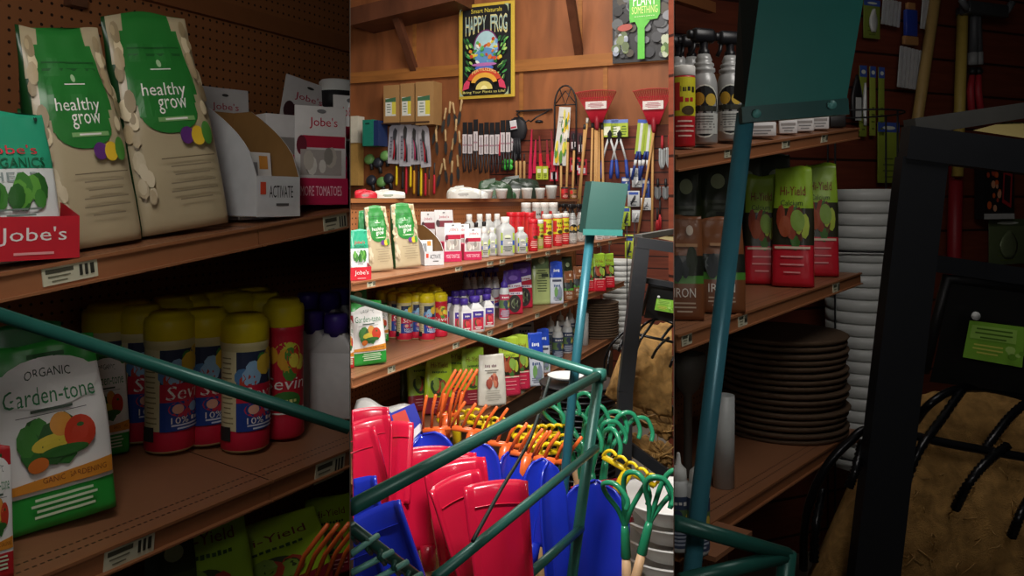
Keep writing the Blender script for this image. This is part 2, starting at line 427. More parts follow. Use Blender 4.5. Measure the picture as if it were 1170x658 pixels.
def canister(w, h, root, red=False):
    """squared-round dust canister: body, sleeve print, ribbed screw lid"""
    r = w/2; body = M('#c22033' if red else '#c9bd8a', .4); rb = M('#c4203a', .4)
    MB().lathe([(r*.9, 0), (r, h*.02), (r, h*.13, rb), (r*.955, h*.16, rb), (r*.955, h*.74), (r*.99, h*.77), (r*.99, h*.80), (r*.9, h*.82)], body, 22).build('canister_body', root)
    lid = M('#dcc81c', .42); pf = []
    L = MB(); L.lathe([(r*.96, h*.80), (r*1.0, h*.81), (r*1.0, h*.93), (r*.95, h*.955), (r*.82, h*.965), (r*.78, h*.985), (r*.7, h*1.0)], lid, 26)
    L.build('screw_lid', root)
    d = D()
    if red:
        d.rect(-1, 0, 1, 1, '#bf1f32', 16, 6).ell(.05, .8, .45, .13, '#c9cf3f').blobs(-.5, .5, .55, .8, 9, ['#d8a12c', '#4c8a36', '#c9402c', '#e3d24a'], .18, .3, 3).text('Sevin', 0, .42, 1.4, .15, WHITE, slant=.05)
        d.ell(0, .2, .5, .12, '#3f7a34').tx('READY', 0, .2, .7, .06, '#e4e08a').lines(-.7, .7, .05, .1, 2, WHITE, .01)
    else:
        d.rect(-1, 0, 1, 1, '#d8cda0', 16, 6).lines(-.98, -.55, .1, .92, 14, '#8b7f58', .008, 2)
        d.rect(-.45, .55, 1, 1, '#26304c', 10, 4).blobs(-.3, .9, .62, .92, 12, ['#4f7fb0', '#d8b53c', '#3f7f38', '#b8402c', '#8fb8d8'], .15, .28, 5)
        d.rect(-.45, .34, 1, .58, '#c01f38', 10, 3).text('Sevin', .3, .47, 1.15, .17, WHITE, slant=.05)
        d.rect(-.45, .0, 1, .36, '#1f3f8f', 10, 3).ell(.25, .27, .5, .11, '#c33048').ell(.0, .27, .15, .06, '#e0a890').ell(.45, .27, .15, .06, '#8fb0d0').text('10%', .05, .13, .45, .08, WHITE).tx('DUST', .6, .13, .5, .07, WHITE).lines(-.2, .8, .03, .07, 2, '#cfd6e8', .01)
        d.rect(-.95, -.12, -.6, .06, '#2b2b2b', 6, 2)
    MB().design(d, cyl_surf(r*.957, h*.16, h*.74, 88), w*.004, w*.0012).build('sleeve_print', root)
def jug(w, h, dpt, root, cap='#4a3494', body='#dcdad8', lab=True):
    MB().rbox(-w/2, -dpt/2, 0, w/2, dpt/2, h*.66, w*.12, M(body, .35)).rbox(-w*.5, -dpt*.5, h*.62, w*.5, dpt*.5, h*.82, w*.12, M(body, .35), .45).build('jug_body', root)
    MB().lathe([(w*.27, h*.78), (w*.27, h*.82), (w*.38, h*.82), (w*.38, h*.97), (w*.33, h)], M(cap, .4), 16).build('cap', root)
    d = D().rect(-1, 0, 1, 1, '#b7344a').rect(-1, .66, 1, 1, '#4a3a90').ell(0, .4, .7, .26, '#7c2a3a').blobs(-.5, .5, .25, .5, 5, ['#c8283c', '#d04a4a', '#3f7a34'], .25, .4, 2).lines(-.7, .7, .06, .14, 2, WHITE, .02).tx('3-IN-1', 0, .82, 1.1, .14, WHITE)
    MB().design(d, flat_surf(-w*.38, w*.38, h*.08, h*.6, -dpt/2), w*.006, w*.002).build('label_print', root)
def trigger(mb, r, h0, h, c):
    """pistol sprayer head on a neck at height h0"""
    mb.lathe([(r*.34, h0), (r*.42, h0+.01*h), (r*.42, h0+.25*h), (r*.3, h0+.3*h), (r*.3, h0+.55*h)], c, 12)
    mb.rbox(-r*.42, -r*1.0, h0+.5*h, r*.42, r*.85, h0+.97*h, r*.3, c); mb.rbox(-r*.24, -r*1.35, h0+.62*h, r*.24, -r*.9, h0+.9*h, r*.15, c)
    mb.tube([(0, -r*.75, h0+.6*h), (0, -r*.85, h0+.3*h), (0, -r*1.1, h0+.08*h)], r*.17, c, 6)
def sprayer(w, h, root, body='#a9aaa8', head=BLACK, art='lemon', waist=True):
    r = w/2; m = M(body, .3, .1)
    pf = [(r*.85, 0), (r, h*.02), (r, h*.47), (r*.95, h*.54), (r*.80, h*.60), (r*.70, h*.615), (r*.84, h*.63), (r*.82, h*.655), (r*.64, h*.665), (r*.76, h*.68), (r*.72, h*.70), (r*.56, h*.71), (r*.62, h*.73), (r*.46, h*.78)]
    MB().lathe(pf, m, 20).build('bottle', root)
    t = MB(); trigger(t, r, h*.75, h*.26, M(head, .35)); q = t.build('trigger_head', root); q.rotation_euler.z = R(-62)
    d = D()
    if art == 'lemon':
        d.ell(0, .5, .95, .52, '#d9dbd0', n=24).ell(0, .5, .88, .49, '#15171a', n=24).ell(-.3, .74, .3, .13, '#b88f2e').ell(.35, .72, .3, .12, '#c9a83c').rect(-.7, .5, .7, .6, '#31322a').rect(-.8, .06, .8, .46, '#c4c6c0', 8, 4).lines(-.6, .6, .14, .4, 6, '#6d6f6c', .01)
    elif art == 'purple':
        d.quad((-1, .1), (1, .3), (1, .6), (-1, .38), '#c33a55').quad((-1, 0), (1, 0), (1, .28), (-1, .08), '#4b3596').tx('Rose', .1, .34, 1.0, .12, WHITE, slant=.1).rect(-1, .93, 1, 1, '#4b3596', 10, 1)
    elif art == 'red':
        d.rect(-1, .05, 1, .75, '#b01c2c', 10, 4).tx('BUG', 0, .55, 1.1, .14, '#f0dede').lines(-.7, .7, .2, .4, 4, '#e8b9b0', .015)
    MB().design(d, cyl_surf(r, h*.06, h*.5, 80), w*.006, w*.002).build('label_print', root)
def screw_bottle(w, h, root, body='#b7b9b7', cap=WHITE, lab=('#9fb83f', '#2a4f9e'), sq=5):
    r = w/2
    MB().lathe([(r*.88, 0), (r, h*.03), (r, h*.66), (r*.92, h*.72), (r*.45, h*.82), (r*.42, h*.86)], M(body, .32, .05), 24, sq=sq).build('bottle', root)
    MB().lathe([(r*.46, h*.84), (r*.52, h*.85), (r*.52, h*.98), (r*.46, h)], M(cap, .4), 16).build('cap', root)
    d = D().rect(-1, 0, 1, 1, lab[0]).rect(-1, .38, 1, .62, lab[1]).tx('KILLER', 0, .5, 1.4, .12, WHITE).lines(-.7, .7, .1, .3, 3, '#33402a', .02).ell(0, .8, .5, .1, '#d9dfc0').lines(-.6, .6, .72, .74, 1, '#33402a', .02)
    MB().design(d, flat_surf(-r*.8, r*.8, h*.08, h*.6, -r*.97 if sq else -r), w*.006, w*.002).build('label_print', root)
def round_can(w, h, root, top='#d8d02a', bot='#c8242e', cap=WHITE, words=('FIRE', 'ANT')):
    r = w/2
    MB().lathe([(r*.93, 0), (r, h*.02), (r, h*.86), (r*.9, h*.88)], M(bot, .4), 20).build('can_body', root)
    MB().lathe([(r*.96, h*.87), (r*1.02, h*.88), (r*1.02, h*.98), (r*.94, h)], M(cap, .4), 20).build('cap', root)
    d = D().rect(-1, .42, 1, 1, top, 14, 4).tx(words[0], .1, .82, 1.1, .12, '#2a2016').tx(words[1], .1, .66, .9, .11, '#b81f22').rect(-.9, .5, -.3, .92, '#c9302c').ell(.2, .5, .4, .07, '#4a3a1c').lines(-.6, .6, .12, .34, 4, '#f0c7b8', .012)
    MB().design(d, cyl_surf(r, h*.03, h*.85, 85), w*.006, w*.002).build('wrap_print', root)
def nozzle_bottle(w, h, root, cap='#d9dad6', lab='#3d4a66'):
    r = w/2
    MB().lathe([(r*.9, 0), (r, h*.03), (r, h*.62), (r*.85, h*.7), (r*.6, h*.74)], M('#c9cccb', .35), 18).build('bottle', root)
    MB().lathe([(r*.68, h*.72), (r*.72, h*.73), (r*.66, h*.83), (r*.25, h*.88), (r*.16, h*.98), (r*.1, h)], M(cap, .4), 14).build('spout_cap', root)
    d = D().rect(-1, 0, 1, 1, lab, 12, 3).rect(-1, .4, 1, .75, '#5e7a4c', 12, 2).blobs(-.6, .6, .45, .7, 5, ['#d8b54a', '#34405c', '#8aa06c'], .2, .3, 3).tx('GROW', 0, .87, 1, .1, WHITE).lines(-.7, .7, .08, .3, 4, '#aab4c4', .02)
    MB().design(d, cyl_surf(r, h*.05, h*.58, 85), w*.006, w*.002).build('label_print', root)
def put(sh, u, wpx, hpx, fn, label, name, cat, v=None, t=None, yaw=18, group=None, ry=0, rx=0, **kw):
    p = sh.at(u, v, t); k = p.y/F
    root = thing(name, label, cat, p, face_cam(p, yaw), R(rx), group, R(ry))
    SETTLE.append((root, sh)); fn(wpx*k, hpx*k, root, **kw); return root
def row(sh, spots, wpx, hpx, fn, labels, name, cat, group, yaw=18, **kw):
    """the first spot is built, the others are copies scaled by nearness only; spots: (u, v) or (u, None, t)"""
    first = None; out = []
    for i, s in enumerate(spots):
        v = s[1] if len(s) > 1 else None; t = s[2] if len(s) > 2 else None
        p = sh.at(s[0], v, t); lb = labels[i] if isinstance(labels, list) else labels
        if first is None:
            first = put(sh, s[0], wpx, hpx, fn, lb, name, cat, v, t, yaw, group, **kw); out.append(first)
        else: out.append(clone(first, p, face_cam(p, yaw+random.uniform(-6, 6)), lb)); SETTLE.append((out[-1], sh))
    return out
def price_tag(sh, u, wpx, hpx, root, drop=.3, words=None):
    """paper tag on the shelf lip, child of the shelving"""
    p = sh.on(u, -.004); l = sh.loc(p); k = p.y/F; w, h = wpx*k, hpx*k
    mb = MB(); mb.box(l.x-w/2, -.006, -h*1.08, l.x+w/2, -.003, -h*.08, M('#cfcdb2', .6))
    d = D().rect(-.9, .62, .1, .85, '#4a4a3c', 4, 1).lines(-.85, .0, .2, .45, 2, '#77765f', .04).rect(.3, .25, .42, .85, '#33332a', 1, 1).rect(.5, .25, .62, .85, '#33332a', 1, 1).rect(.7, .25, .85, .85, '#33332a', 1, 1)
    mb.design(d, flat_surf(l.x-w/2, l.x+w/2, -h*1.08, -h*.08, -.006), .0006, .0002)
    return mb.build('price_tag', root)
def shelf_part(sh, x0, x1, dep, lip, root, mat, lipm, xl=None, th=.012):
    """shelf deck and lip in the shelf's own frame; xl: left x of the back edge (where a divider cuts it)"""
    xb = x0 if xl is None else xl
    mb = MB()
    vs = [(x0, 0, 0), (x1, 0, 0), (x1, dep, 0), (xb, dep, 0), (x0, 0, -th), (x1, 0, -th), (x1, dep, -th), (xb, dep, -th)]
    mb.add(vs, [(0,1,2,3),(7,6,5,4),(0,4,5,1),(1,5,6,2),(2,6,7,3),(3,7,4,0)], mat)
    o = mb.build('shelf_deck', root)
    m2 = MB(); m2.box(x0, -.004, -lip, x1, .0, .003, lipm); m2.box(x0, -.012, -lip, x1, -.004, -lip+.004, lipm); m2.box(x0, -.009, -.003, x1, -.004, .003, lipm)
    q = m2.build('price_rail', o)
    return o
# ================================================================ SETTING
def rooted(o, root, m):
    o.matrix_basis = Matrix.Translation(-root.location) @ m; return o
WOOD = pattern('plywood', '#87512f', '#000000', None, rough=.55, grain=.3, gscale=(5, 5, 1.2))
TRIMW = pattern('pine_trim', '#96602f', '#000000', None, grain=.2, gscale=(2, 20, 20))
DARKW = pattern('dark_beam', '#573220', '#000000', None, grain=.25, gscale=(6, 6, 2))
SLAT = pattern('slatwall', '#6b3322', '#2a120c', 'slat', (.105, 0, .006), grain=.2, gscale=(3, 3, 40))
PEG = pattern('pegboard', '#a2683e', '#3a2012', 'peg', (.027, .027, .0042), grain=.06, gscale=(8, 8, 8))
DECK = pattern('brown_shelf_steel', '#9c6a4b', '#4f3222', 'perf', (.013, .03, .0022), grain=.05, gscale=(9, 9, 9), rough=.4)
LIP = M('#9e6845', .4, var=.06)
DIV = M('#7a6e60', .7, var=.05)
# unseen dividers added to block light between bays, outer walls, floor, ceiling
KL, KR = (400-CX)/F, (770-CX)/F
def divider(name, k, y0=.84, y1=9.2, z1=4.3):
    e = .0003; mb = MB()
    vs = [(k*y0-e*y0, y0, 0), (k*y1-e*y1, y1, 0), (k*y1+e*y1, y1, 0), (k*y0+e*y0, y0, 0)]
    vs += [(x, y, z1) for x, y, z in vs]
    mb.add(vs, [(0,3,2,1),(4,5,6,7),(0,1,5,4),(1,2,6,5),(2,3,7,6),(3,0,4,7)], DIV); return struct(name, mb)
divider('wall_left_added_divider', KL); divider('wall_right_added_divider', KR)
struct('floor', MB().box(-3.2, -.8, -.05, 6, 9.4, 0, M('#6e665c', .45, scale=3, var=.15)))
struct('ceiling', MB().box(-3.2, -.8, 4.3, 6, 9.4, 4.35, M('#4a3a2c', .8)))
struct('wall_left', MB().box(-3.25, -.8, 0, -3.2, 9.4, 4.3, DIV)); struct('wall_right', MB().box(6, -.8, 0, 6.05, 9.4, 4.3, DIV))
# back wall (receding to the left)
wd = Vector((.918, -.397, 0)).normalized(); WB = Shelf((1.05, 7.0, 0), Vector((1.05, 7.0, 0))+wd)   # frame helper
WM = frame((1.05, 7.0, 0), wd, (.397, .918, 0)); WMI = WM.inverted()
def wall_at(u, v, off=0.0):
    """world point on the back wall seen at (u, v), off metres in front of it"""
    n = Vector((.397, .918, 0)).normalized(); o = Vector((1.05, 7.0, 0))-n*off
    d = Vector(((u-CX)/F, 1, -(v-HY)/F)); c = Vector((0, 0, HC))
    return c+d*((o-c).dot(n)/d.dot(n))
def wl(u, v): 
    p = WMI @ wall_at(u, v); return p.x, p.z
WRZ = math.atan2(wd.y, wd.x)
xa, xb = wl(398, 300)[0], wl(772, 300)[0]
struct('wall_back', MB().box(xa, 0, 0, xb, .08, 4.3, WOOD), WM)
z0 = wl(770, 142)[1]
xs = wl(560, 300)[0]
struct('trim_1', MB().box(xs, -.012, 0, xb, 0, z0, SLAT), WM)
za = wl(400, 96)[1]; zb = wl(400, 86)[1]
struct('trim_2', MB().box(xa, -.035, za, xb, 0, zb+.02, TRIMW), WM)
for i, (u, a, b) in enumerate(((596, 80, 142), (692, 72, 142), (474, 0, 82), (663, 0, 62))):
    x = wl(u, 100)[0]; struct('trim_%d' % (3+i), MB().box(x-.02, -.01, wl(u, b)[1], x+.02, 0, min(wl(u, a)[1]+.02, 4.28), TRIMW), WM)
# overhead beam and the two diagonal braces that carry it
def wp(u, v, off): return WMI @ wall_at(u, v, off)
bb = MB(); p0, p1 = wp(400, 29, .42), wp(519, .5, .42)
p0 = p0+(p0-p1)*.0; vs = [(p0.x, -.42, p0.z), (p1.x, -.42, p1.z), (p1.x, 0, p1.z), (p0.x, 0, p0.z)]; vs += [(x, y, z+.17) for x, y, z in vs]
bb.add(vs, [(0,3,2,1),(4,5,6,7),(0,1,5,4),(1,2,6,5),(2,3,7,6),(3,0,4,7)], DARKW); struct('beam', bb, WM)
for i, (u0, v0, u1, v1) in enumerate(((443, -10, 474, 82), (650, -14, 662, 63))):
    a, b = wp(u0, v0, .42), wp(u1, v1, .0); mbm = MB()
    d_ = (b-a).normalized(); s_ = Vector((1, 0, 0))*.035; t_ = Vector((0, d_.z, -d_.y)).normalized()*.03
    vs = [a-s_-t_, a+s_-t_, a+s_+t_, a-s_+t_, b-s_-t_, b+s_-t_, b+s_+t_, b-s_+t_]
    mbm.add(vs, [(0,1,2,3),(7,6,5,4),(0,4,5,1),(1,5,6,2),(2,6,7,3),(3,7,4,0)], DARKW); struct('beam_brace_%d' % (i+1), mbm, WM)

# ================================================================ GONDOLA in the lit middle bay
def fl(s, z): return Vector((-.417+.432*s, 3+s, z))
G = {}
for nm, z in (('top', 1.313), ('mid', .988), ('low', .625)): G[nm] = Shelf(fl(0, z), fl(1, z)); G[nm].tmax = .40
DEP = .50
gon = thing('gondola_shelving', 'long brown steel gondola shelving with pegboard back, in the bright middle aisle', 'shelving', fl(.8, 0))
for nm, send in (('top', 2.95), ('mid', 2.9), ('low', 2.72)):
    sh = G[nm]; Lx = sh.loc(fl(send, sh.a.z)).x
    x0 = sh.loc(sh.on(401, 0)).x; xl = sh.loc(sh.on(401, DEP)).x
    o = shelf_part(sh, x0, Lx, DEP, .032 if nm != 'top' else .026, gon, DECK, LIP, xl); rooted(o, gon, sh.m)
sh = G['top']; xl = sh.loc(sh.on(401, DEP)).x; xe = sh.loc(fl(3.2, 1)).x
o = MB().box(xl, DEP, -1.3, xe, DEP+.02, .28, PEG).build('pegboard_back', gon); rooted(o, gon, sh.m)
xl2 = sh.loc(sh.on(401, DEP-.03)).x
o = MB().box(xl2, DEP-.03, .272, xe+.03, DEP+.40, .292, M('#9a6238', .45, var=.06)).build('top_ledge', gon); rooted(o, gon, sh.m)
o = MB().box(xl, DEP-.006, .245, xe, DEP, .272, M('#7d4d2c', .45)).build('ledge_fascia', gon); rooted(o, gon, sh.m)
o = MB().box(xe-.03, DEP-.012, -1.3, xe+.01, DEP+.03, .27, M('#7d4d2c', .45)).build('upright', gon); rooted(o, gon, sh.m)
o = MB().box(sh.loc(sh.on(400, 0)).x, .02, -1.31, G['low'].loc(fl(2.7, 0)).x, .04, -.72, M('#4a3222', .6)).build('kick_plate', gon); rooted(o, gon, sh.m)
for nm, us, w, h in (('top', (424, 524, 560, 574, 604, 626, 638, 684, 697), 16, 7), ('mid', (447, 521, 560, 583, 614, 646, 669, 701), 15, 8), ('low', (455, 529, 570, 598), 14, 8)):
    for u in us:
        f = 3.2/G[nm].on(u, 0).y
        rooted(price_tag(G[nm], u, w*min(1, f*1.1), h*min(1, f*1.2), gon), gon, G[nm].m)

T, Mi, Lo = G['top'], G['mid'], G['low']
# ---- top shelf
def tray(sh, u, wpx, hpx, label, v=None, t=None, yaw=18, c='#c5202f', word="Jobe's", dpx=30, wordc=WHITE):
    p = sh.at(u, v, t); k = p.y/F; w, h, dd = wpx*k, hpx*k, dpx*k
    root = thing('display_tray', label, 'display tray', p, face_cam(p, yaw)); SETTLE.append((root, sh))
    m = M(c, .5); th = .003
    mb = MB(); mb.box(-w/2, 0, 0, w/2, dd, th, m); mb.box(-w/2, -th, 0, w/2, 0, h, m); mb.box(-w/2, dd, 0, w/2, dd+th, h*1.5, m)
    for s in (-1, 1):
        x = s*w/2; mb.add([(x, -th, 0), (x, dd, 0), (x, dd, h*1.5), (x, dd*.4, h*1.25), (x, -th, h)], [(0, 1, 2, 3, 4)], m)
    mb.build('tray_body', root)
    MB().design(D().text(word, .15, .55, 1.2, .42, wordc).lines(-.4, .7, .15, .2, 1, '#e8a0a0', .03), flat_surf(-w/2, w/2, 0, h, -th), .001, .0003).build('front_print', root)
    return root
tray(T, 411, 27, 15, "red Jobe's cardboard tray under the white pouch at the middle shelf's left end", t=.03)
bag(T, 411, 22, 56, "teal and white Jobe's pouch in a red tray, left end of middle top shelf", 'jobes', t=.06, yaw=18, dr=.3, name='plant_food_pouch', cat='pouch')
bag(T, 434, 31, 74, "left of two green and tan healthy grow bags, bright top shelf", 'healthy', t=.15, yaw=22, lean=5, name='plant_food_bag', cat='plant food bag', ry=-3)
bag(T, 465, 33, 73, "right of two green and tan healthy grow bags, bright top shelf", 'healthy', t=.13, yaw=22, lean=5, name='plant_food_bag', cat='plant food bag', ry=-3)
bag(T, 419, 20, 62, "dark green bag behind the healthy grow bags, bright top shelf", 'dgreen', t=.36, yaw=18)
def carton(sh, u, wpx, hpx, dpx, label, t=None, v=None, yaw=22):
    """open-front white carton with swooping cut sides and brown inside"""
    p = sh.at(u, v, t); k = p.y/F; w, h, dd = wpx*k, hpx*k, dpx*k
    root = thing('open_carton', label, 'carton', p, face_cam(p, yaw)); SETTLE.append((root, sh)); th = .002
    a, br = M('#c9cbcc', .55), M('#8f6a3c', .6)
    hf = h*.36
    def side(x, m):
        pts = [(x, 0, 0), (x, dd, 0), (x, dd, h)]
        for i in range(9):
            q = i/8; pts.append((x, dd*(.72-.72*q), hf+(h-hf)*(1-q)**.55*(1 if q < 1 else 0) if q < 1 else hf))
        return pts
    mb = MB(); n = 12
    for s in (-1, 1):
        pt = side(s*w/2, a); pi = side(s*(w/2-th), br)
        mb.add(pt, [tuple(range(n)) if s > 0 else tuple(range(n-1, -1, -1))], a); mb.add(pi, [tuple(range(n))], br)
        for i in range(n): j = (i+1) % n; mb.add([pt[i], pt[j], pi[j], pi[i]], [(0, 1, 2, 3)], a)
    mb.box(-w/2, -th, 0, w/2, 0, hf, a); mb.box(-w/2, dd-th, 0, w/2, dd, h, br); mb.box(-w/2, 0, 0, w/2, dd, th, br)
    mb.build('carton_body', root)
    MB().design(D().text('ACTIVATE', .1, .62, 1.1, .3, '#2c2c2c').rect(-.85, .55, -.6, .85, '#d0492f', 2, 2).lines(-.3, .6, .3, .36, 1, '#555', .03), flat_surf(-w/2, w/2, 0, hf, -th), .001, .0003).build('front_print', root)
    for i in range(3):
        z1 = h*(.62-.06*i); y = dd*(.3+.15*i)
        q = thing('seed_packet', 'white packet standing inside the open carton, %s from its front, %s' % (ORD[i], label.split(',')[-1].strip()), 'packet', root.location+Matrix.Rotation(root.rotation_euler.z, 3, 'Z') @ Vector((0, y, th+.001)), root.rotation_euler.z, -R(6))
        MB().box(-w*.4, 0, 0, w*.4, .006, z1, M('#d6d6d4', .4)).build('packet_body', q)
        MB().design(D().rect(-.7, .5, .2, .85, '#8d8f92', 3, 2).rect(.3, .75, .8, .95, '#c98a3c', 3, 2), flat_surf(-w*.4, w*.4, 0, z1, 0), .0008, .0003).build('packet_print', q)
    return root
carton(T, 496, 24, 44, 80, 'open white ACTIVATE carton with swooped sides, bright top shelf', t=.10, yaw=24)
def jobes_box(w, h, root, hang=True):
    """pink-red tray box with a white hang card rising at the back"""
    dd = w*1.3; m = M('#b81f4c', .45); c = M('#d7d5d2', .5)
    MB().box(-w/2, 0, 0, w/2, dd, h*.5, m).build('tray_box', root)
    o = MB().rbox(-w*.47, -.004, h*.0, w*.47, .0, h, .002, c).build('hang_card', root)
    d = D().text("Jobe's", .1, .83, 1.1, .12, '#c4213f').rect(-.7, .58, .95, .70, '#b01f3c').ell(-.75, .6, .2, .1, '#6b1f30').rect(-.8, .3, .8, .56, '#a8a09a', 6, 4).blobs(-.6, .6, .34, .52, 9, ['#d9d5cc', '#8d8880', '#bdb6aa'], .12, .22, 4, 1).rect(-1.06, 0, 1.06, .27, '#b81f4c').text('MORE TOMATOES', 0, .14, 1.6, .1, '#eec9d4').ell(0, .95, .18, .02, '#777')
    MB().design(d, flat_surf(-w*.47, w*.47, 0, h, -.004), .0008, .0002).build('card_print', o)
def card(w, h, root):
    MB().rbox(-w/2, 0, 0, w/2, .004, h, .003, M('#bdbab8', .5)).build('hang_card', root)
    MB().design(D().text("Jobe's", 0, .84, 1.1, .075, '#a3263c').rect(-.7, .62, .95, .76, '#6e1f2c').ell(-.7, .7, .22, .08, '#3b2326').ell(0, .94, .14, .012, '#333'), flat_surf(-w/2, w/2, 0, h, 0), .0008, .0002).build('card_print', root)
LB = ["pink Jobe's spike box beside the open carton, bright top shelf", "pink Jobe's spike box second from the open carton, bright top shelf", "pink Jobe's spike box third from the open carton, bright top shelf"]
put(T, 517, 21, 44, jobes_box, LB[0], 'spike_box', 'box', t=.12); put(T, 528, 18, 38, jobes_box, LB[1], 'spike_box', 'box', t=.20); put(T, 540, 21, 36, jobes_box, LB[2], 'spike_box', 'box', t=.08)
put(T, 489, 17, 52, card, "upright Jobe's card behind the open carton, bright top shelf", 'hang_card', 'card', t=.36)
put(T, 510, 22, 52, card, "tilted Jobe's card behind the pink boxes, bright top shelf", 'hang_card', 'card', t=.36, rx=-12)
ids = list(enumerate((527, 535, 544, 553)))
for i, u in ids: put(T, u, 9, 34, lambda w, h, r: screw_bottle(w, h, r, '#cfd0cc', BLACK, ('#cfcac0', '#555a5c'), 0), 'slim white bottle with a black cap behind pink boxes, %s from the left' % ORD[i], 'plant_bottle', 'bottle', t=.3)
gb = lambda w, h, r: screw_bottle(w, h, r)
row(T, [(536, None, .38), (548, None, .36), (558, None, .34), (568, None, .3)], 13, 42, gb, ['grey white-capped bottle in the back row of top shelf, %s from left' % ORD[i] for i in range(4)], 'weed_bottle', 'bottle', 'grey bottles in the back row')
row(T, [(553, None, .1), (562, None, .12)], 11, 33, gb, ['small grey bottle with blue band beside pink boxes, %s of two' % ORD[i] for i in range(2)], 'weed_bottle', 'bottle', 'small grey bottles by the pink boxes')
put(T, 577, 20, 44, gb, 'largest grey weed killer bottle with white cap, bright top shelf', 'weed_bottle', 'bottle', t=.06)
put(T, 595, 14, 30, gb, 'small grey bottle directly left of the red trigger bottle', 'weed_bottle', 'bottle', t=.05)
rb = lambda w, h, r: round_can(w, h, r, '#c9202c', '#b81c28', '#d2242f', ('BUG', 'STOP'))
row(T, [(584, None, .34), (592, None, .3), (600, None, .26), (605, None, .18)], 11, 39, rb, ['all red bottle with red cap behind grey bottles, %s from left' % ORD[i] for i in range(4)], 'bug_bottle', 'bottle', 'red bottles on the top shelf')
put(T, 609, 11, 36, rb, 'front red bottle standing right of the small grey bottle', 'bug_bottle', 'bottle', t=.06)
put(T, 617, 8, 33, lambda w, h, r: round_can(w, h, r, '#b9c43a', '#9fb04a', WHITE, ('PEST', 'SAFE')), 'thin green and white can between red bottle and yellow cans', 'pest_can', 'can', t=.1)
yc = lambda w, h, r: round_can(w, h, r)
row(T, [(625, None, .1), (637, None, .1), (645, None, .12)], 11.5, 38, yc, ['yellow and red ant killer can with white cap, %s from left, bright shelf' % ORD[i] for i in range(3)], 'ant_can', 'can', 'yellow and red cans in the bright bay')
row(T, [(601, None, .4), (613, None, .4), (622, None, .36), (632, None, .32)], 11, 46, lambda w, h, r: round_can(w, h, r, '#b7b9b4', '#a9aba8', WHITE, ('LAWN', 'CARE')), ['white-capped grey can in the back row, %s from left' % ORD[i] for i in range(4)], 'lawn_can', 'can', 'white-capped cans in the back row')
row(T, [(654, None, .1), (663, None, .12), (628, None, .42), (637, None, .4), (646, None, .38)], 11, 45, sprayer, ['silver spray bottle with black trigger left of green sign, %s of two' % ORD[i] for i in range(2)]+['silver black-trigger spray bottle behind yellow cans, %s of three' % ORD[i] for i in range(3)], 'spray_bottle', 'spray bottle', 'silver spray bottles in the bright bay')
def wbox(w, h, root): 
    MB().rbox(-w/2, -w*.3, 0, w/2, w*.3, h, .004, M('#cfccca', .5)).build('box_body', root)
    MB().design(D().rect(-.8, .55, .8, .75, '#8f8a86', 4, 2).lines(-.7, .7, .2, .4, 2, '#777', .04), flat_surf(-w/2, w/2, 0, h, -w*.3), .0008, .0002).build('box_print', root)
for i, u in enumerate((684, 692, 700)): put(T, u, 9, 9, wbox, 'tiny white box past the green sign, %s from left, bright top shelf' % ORD[i], 'small_box', 'box', t=.08)
# ---- middle shelf
bag(Mi, 422, 40, 72, 'white and green Garden-tone bag with vegetables, bright middle shelf', 'garden', v=417, yaw=16, lean=4, dr=.3, ry=-2)
bag(Mi, 400.6, 8, 60, 'red-footed white bag cut off at the left edge of bright shelf', 'gardenred', v=421, yaw=10, dr=.3)
bag(Mi, 437, 14, 42, 'green bag peeking out right of Garden-tone bag, bright shelf', 'garden', v=390, yaw=18, dr=.3)
bag(Mi, 408, 26, 64, 'plain green bag standing behind Garden-tone bag, bright shelf', 'dgreen', v=389, yaw=10, dr=.3)
CAN = [(462, 388), (488, 388), (438, 383), (451, 385), (476, 386), (445, 379), (458, 378), (470, 377), (484, 378), (497, 378), (464, 373), (477, 372), (490, 373)]
CL = ['yellow-lidded Sevin canister at the left of the front pair, bright shelf', 'yellow-lidded Sevin canister at the right of the front pair, bright shelf', 'leftmost yellow-lidded canister on the bright shelf', 'yellow-lidded canister second from the left, bright shelf', 'yellow-lidded canister between the front pair, bright shelf'] + ['yellow-lidded canister in the rear rows of bright shelf, %s counting rightwards' % ORD[i] for i in range(8)]
row(Mi, CAN, 18.5, 53, canister, CL, 'garden_dust_canister', 'canister', 'yellow-lidded canisters in the bright bay', yaw=16)
put(Mi, 503, 17, 50, canister, 'red canister with yellow lid at the right of canisters, bright shelf', 'garden_dust_canister', 'canister', v=384, yaw=12, red=True)
jg = lambda w, h, r: jug(w, h, w*1.5, r)
put(Mi, 542, 17, 40, jg, 'white jug with purple cap and berry label, left of front pair', 'rose_jug', 'jug', v=378, yaw=20)
row(Mi, [(556, 373), (514, 377), (521, 379), (530, 380), (520, 368), (529, 367), (538, 366), (548, 366), (557, 364)], 13, 37, jg, ['white jug with purple cap, rightmost of front jugs, bright shelf']+['plain side of white purple-capped jug, %s from left, bright shelf' % ORD[i] for i in range(3)]+['purple cap of jug in the rear row, %s from left, bright shelf' % ORD[i] for i in range(5)], 'rose_jug', 'jug', 'purple-capped jugs in the bright bay', yaw=20)
sp = lambda w, h, r: sprayer(w, h, r, '#d5d3d6', '#3c2a86', 'purple')
row(Mi, [(533, 352), (541, 353), (549, 352), (558, 353), (566, 352)], 10.5, 47, sp, ['white spray bottle with purple trigger behind jugs, %s from left' % ORD[i] for i in range(5)], 'rose_spray_bottle', 'spray bottle', 'purple-trigger spray bottles')
put(Mi, 576, 12, 50, lambda w, h, r: nozzle_bottle(w, h, r, '#4a3494', '#b4405a'), 'tall white bottle with purple spout standing before the purple bags', 'rose_bottle', 'bottle', v=365)
bag(Mi, 586, 24, 50, 'left purple and red rose food bag, bright middle shelf', 'purple', v=359, dr=.3)
